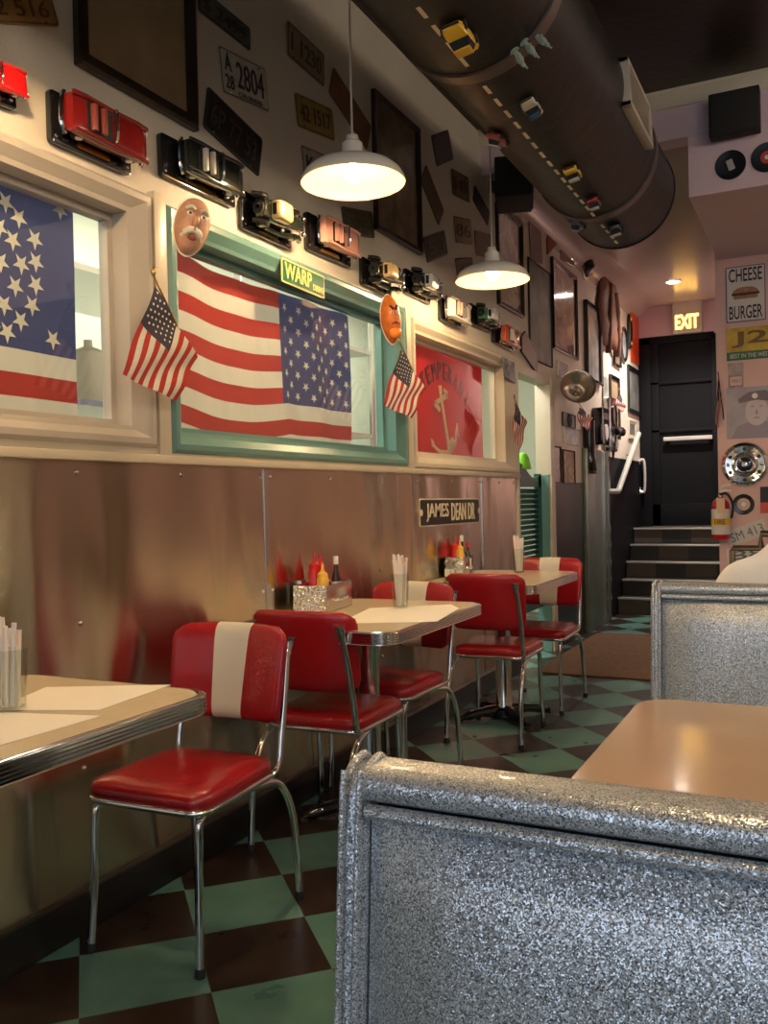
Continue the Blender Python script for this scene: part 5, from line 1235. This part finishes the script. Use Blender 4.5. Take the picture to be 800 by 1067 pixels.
# ------------------------------------------------------------------ booths
def booth():
    e = empty('diner_booth', (0,0,0)); Wd = 1.25; h = .95       # local x from 0 (aisle end) to Wd; y=0 is the top edge facing the camera
    sl = .09
    def yf(z): return -(h-z)*sl                                  # front face slopes towards the sitter
    n = 10
    # core
    MB().add([(0.03,yf(0)+.02,0),(Wd,yf(0)+.02,0),(Wd,.125,0),(.03,.125,0),(.03,.01,h-.03),(Wd,.01,h-.03),(Wd,.042,h-.03),(.03,.042,h-.03)], [(0,3,2,1),(4,5,6,7),(0,1,5,4),(1,2,6,5),(2,3,7,6),(3,0,4,7)]).build('core', M['blackm'], e, smooth=False)
    # end strip facing the camera, with welts
    def sweep(x0, x1, depth, z0, z1, r=.012, rear=False):
        mb = MB(); rings = []
        zs = [z0, z0+.02, z0+.1, (z0+z1)/2, z1-.05, z1-.015, z1-.003, z1]
        return mb
    st = MB(); rings = []
    for z, ins_ in ((.02, 0), (.4, 0), (h-.05, 0), (h-.02, .004), (h-.004, .014), (h+.001, .03)):
        yb = .045+(h-z)*.09
        rings.append([(x, y, z) for x, y in ((.005,yf(z)-.010+ins_), (.0+ins_*.3,yf(z)-.004+ins_), (0+ins_*.3,yb-.002-ins_*.5), (.005,yb+.006-ins_*.5), (.022,yb+.006-ins_*.5), (.027,yb-ins_*.5), (.027,yf(z)-.002+ins_), (.022,yf(z)-.010+ins_))])
    st.loft(rings); st.build('end_strip', M['spark'], e, ang=60)
    for x in (.008, .024):
        MB().tube([(x,yf(.02)-.012,.02),(x,yf(.4)-.012,.4),(x,yf(h-.05)-.012,h-.05),(x,-.004,h-.008),(x,.010,h+.003),(x,.034,h+.003),(x,.052,h-.04)], .0036, 10).build('welt', M['spark'], e)
    # top roll
    prof = [(-.006,h-.024),(-.012,h-.020),(-.013,h-.008),(-.008,h),(.002,h+.004),(.034,h+.004),(.044,h),(.049,h-.010),(.050,h-.040)]
    MB().loft([[(x, y, z) for y, z in prof] for x in (.027, .030, Wd-.004, Wd)]).build('top_roll', M['spark'], e, ang=60)
    MB().tube([(.030,yf(h-.031)-.009,h-.031),(.4,yf(h-.031)-.009,h-.031),(Wd,yf(h-.031)-.009,h-.031)], .0065, 10, 0).build('piping', M['spark'], e)
    # padded back, puffed
    for sgn, nm in ((1, 'back_cushion'), (-1, 'rear_cushion')):
        mb = MB(); nx, nz = 24, 14; vs = []
        for j in range(nz+1):
            for i in range(nx+1):
                u, v_ = i/nx, j/nz; z = .44+(h-.040-.44)*v_; x = .029+(Wd-.029)*u
                pf = (max(0, 1-abs(2*u-1)**14))**.5*(max(0, 1-abs(2*v_-1)**6))**.5
                if sgn > 0: y = yf(z)-.030*pf+.004
                else: y = .042+(h-z)*.09+.020*pf
                vs.append((x, y, z))
        W1 = nx+1
        mb.add(vs, [(j*W1+i, j*W1+i+1, (j+1)*W1+i+1, (j+1)*W1+i) for j in range(nz) for i in range(nx)])
        mb.build(nm, M['spark'], e, ang=80)
        y0 = -.085 if sgn > 0 else .15
        x0, x1 = .01, Wd
        ya, yb = (-.48, -.05) if sgn > 0 else (.09, .50)
        MB().box(x0, x1, ya, yb, .36, .46).build('seat_cushion', M['spark'], e, bevel=.03, seg=4)
        MB().box(x0+.02, x1, ya+.04, yb, .0, .36).build('seat_base', M['blackm'], e, bevel=.01)
    return e
B0 = booth()
B0.location = (-.390, .690, 0); tag(B0, 'silver sparkle vinyl booth bench in the near foreground', 'booth', 'sparkle vinyl booth benches')
b1 = dup(B0); b1.location = (-.420, 2.43, 0); tag(b1, 'silver sparkle vinyl booth bench beyond the beige table', 'booth', 'sparkle vinyl booth benches')
# booth table
e = empty('booth_table', (.235, 1.57, 0), (0,0,0), 'beige laminate booth table between the two sparkle booths', 'table')
R = lambda k, z: [(x, y, z) for x, y in rrect(1.18+k, .70+k, .07, 8)]
MB().loft([R(-.006,.722), R(0,.726), R(0,.755), R(-.006,.760)]).build('tabletop', M['lam2'], e, ang=30)
MB().lathe([(.045,.04),(.04,.06),(.04,.70),(.10,.715),(.10,.722)], 28, cap=True).build('column', M['chrome'], e)
MB().lathe([(.24,0),(.24,.012),(.20,.022),(.06,.035),(.045,.05)], 32, cap=True).build('base', M['blackg'], e)

# chair with a white coat behind the second booth
CX, CY = .02, 3.55
e = empty('tube_frame_chair', (CX, CY, 0), (0,0,0), 'brass-toned tube frame chair back rising behind the far booth', 'chair')
gm = colmat('bronze_tube', (.30, .24, .18), .25, 0); gm.node_tree.nodes['Principled BSDF'].inputs['Metallic'].default_value = .9
qa = onY(763, 592, CY); qb = onY(764, 571, CY); qc = onY(793, 571, CY); qd = onY(793, 556, CY)
rel = lambda q: (q.x-CX, 0, q.z)
MB().tube([(qa.x-CX,0,0.01), (qa.x-CX,0,qb.z-.01), rel(qb), rel(qc)], .011, 8, 0).build('side_frame', gm, e)
MB().tube([rel(qc), rel(qd), (qd.x-CX+.30, 0, qd.z)], .013, 8, 0).build('top_rail', gm, e)
MB().tube([(qd.x-CX+.30,0,qd.z),(qd.x-CX+.30,0,.01)], .011, 8, 0).build('leg', gm, e)
MB().tube([(qa.x-CX,0,.45),(qa.x-CX,-.4,.45),(qa.x-CX,-.4,.01)], .011, 8, 0).build('leg', gm, e)
MB().tube([(qd.x-CX+.3,0,.45),(qd.x-CX+.3,-.4,.45),(qd.x-CX+.3,-.4,.01)], .011, 8, 0).build('leg', gm, e)
MB().box(qa.x-CX, qd.x-CX+.3, -.4, 0, .44, .48).build('seat', M['red'], e, bevel=.01)
# white coat heaped on it
c0 = onY(748, 606, 3.2); pk = [onY(*p, 3.2) for p in ((743,612),(747,602),(756,590),(767,583),(780,579),(790,574),(797,568),(806,560),(830,548),(860,552),(900,575),(930,612))]
e = empty('white_coat', (pk[0].x, 3.2, 0), (0,0,0), 'white cloth coat heaped over the chair behind the far booth', 'coat')
rings = []
ztop_ = [p.z for p in pk]; xs = [p.x-pk[0].x for p in pk]
for k, (dy, f) in enumerate(((-.16,.0), (-.155,.45), (-.12,.80), (-.05,1.0), (.04,1.0), (.14,.86), (.22,.5), (.24,.0))):
    rings.append([(x, dy+.012*math.sin(17*x+k), .50+(z-.50)*(f if f else .0)+.006*math.sin(31*x+2*k)) for x, z in zip(xs, ztop_)])
mb = MB(); n = len(xs); fs = []
for k in range(len(rings)-1):
    for i in range(n-1): fs.append((k*n+i, k*n+i+1, (k+1)*n+i+1, (k+1)*n+i))
mb.add([q for r_ in rings for q in r_], fs); o = mb.build('coat_cloth', M['cloth'], e, ang=80)
sb = o.modifiers.new('s', 'SUBSURF'); sb.levels = 2; sb.render_levels = 2

# ------------------------------------------------------------------ light
def area(name, loc, rot, sx, sy, en, col):
    ld = bpy.data.lights.new(name, 'AREA'); ld.shape = 'RECTANGLE'; ld.size = sx; ld.size_y = sy; ld.energy = en; ld.color = col
    lo = bpy.data.objects.new(name, ld); COL.objects.link(lo); lo.location = loc; lo.rotation_euler = rot
    return lo
area('daylight', (.75, -3.3, 1.95), (-PI/2, 0, 0), 3.9, 2.4, 560, (.70, .85, 1.0))     # shopfront window behind the camera
area('kitchen_light', (-2.95, 4.0, 2.95), (0, 0, 0), .6, 6.5, 70, (1.0, .95, .82))     # back room strip lights
W_ = bpy.data.worlds.new('world'); SC.world = W_; W_.use_nodes = True
W_.node_tree.nodes['Background'].inputs[0].default_value = (.7, .82, 1, 1); W_.node_tree.nodes['Background'].inputs[1].default_value = .6
SC.view_settings.view_transform = 'Standard'; SC.view_settings.look = 'None'; SC.view_settings.exposure = 1.45; SC.view_settings.gamma = 1
SC.view_settings.use_curve_mapping = False
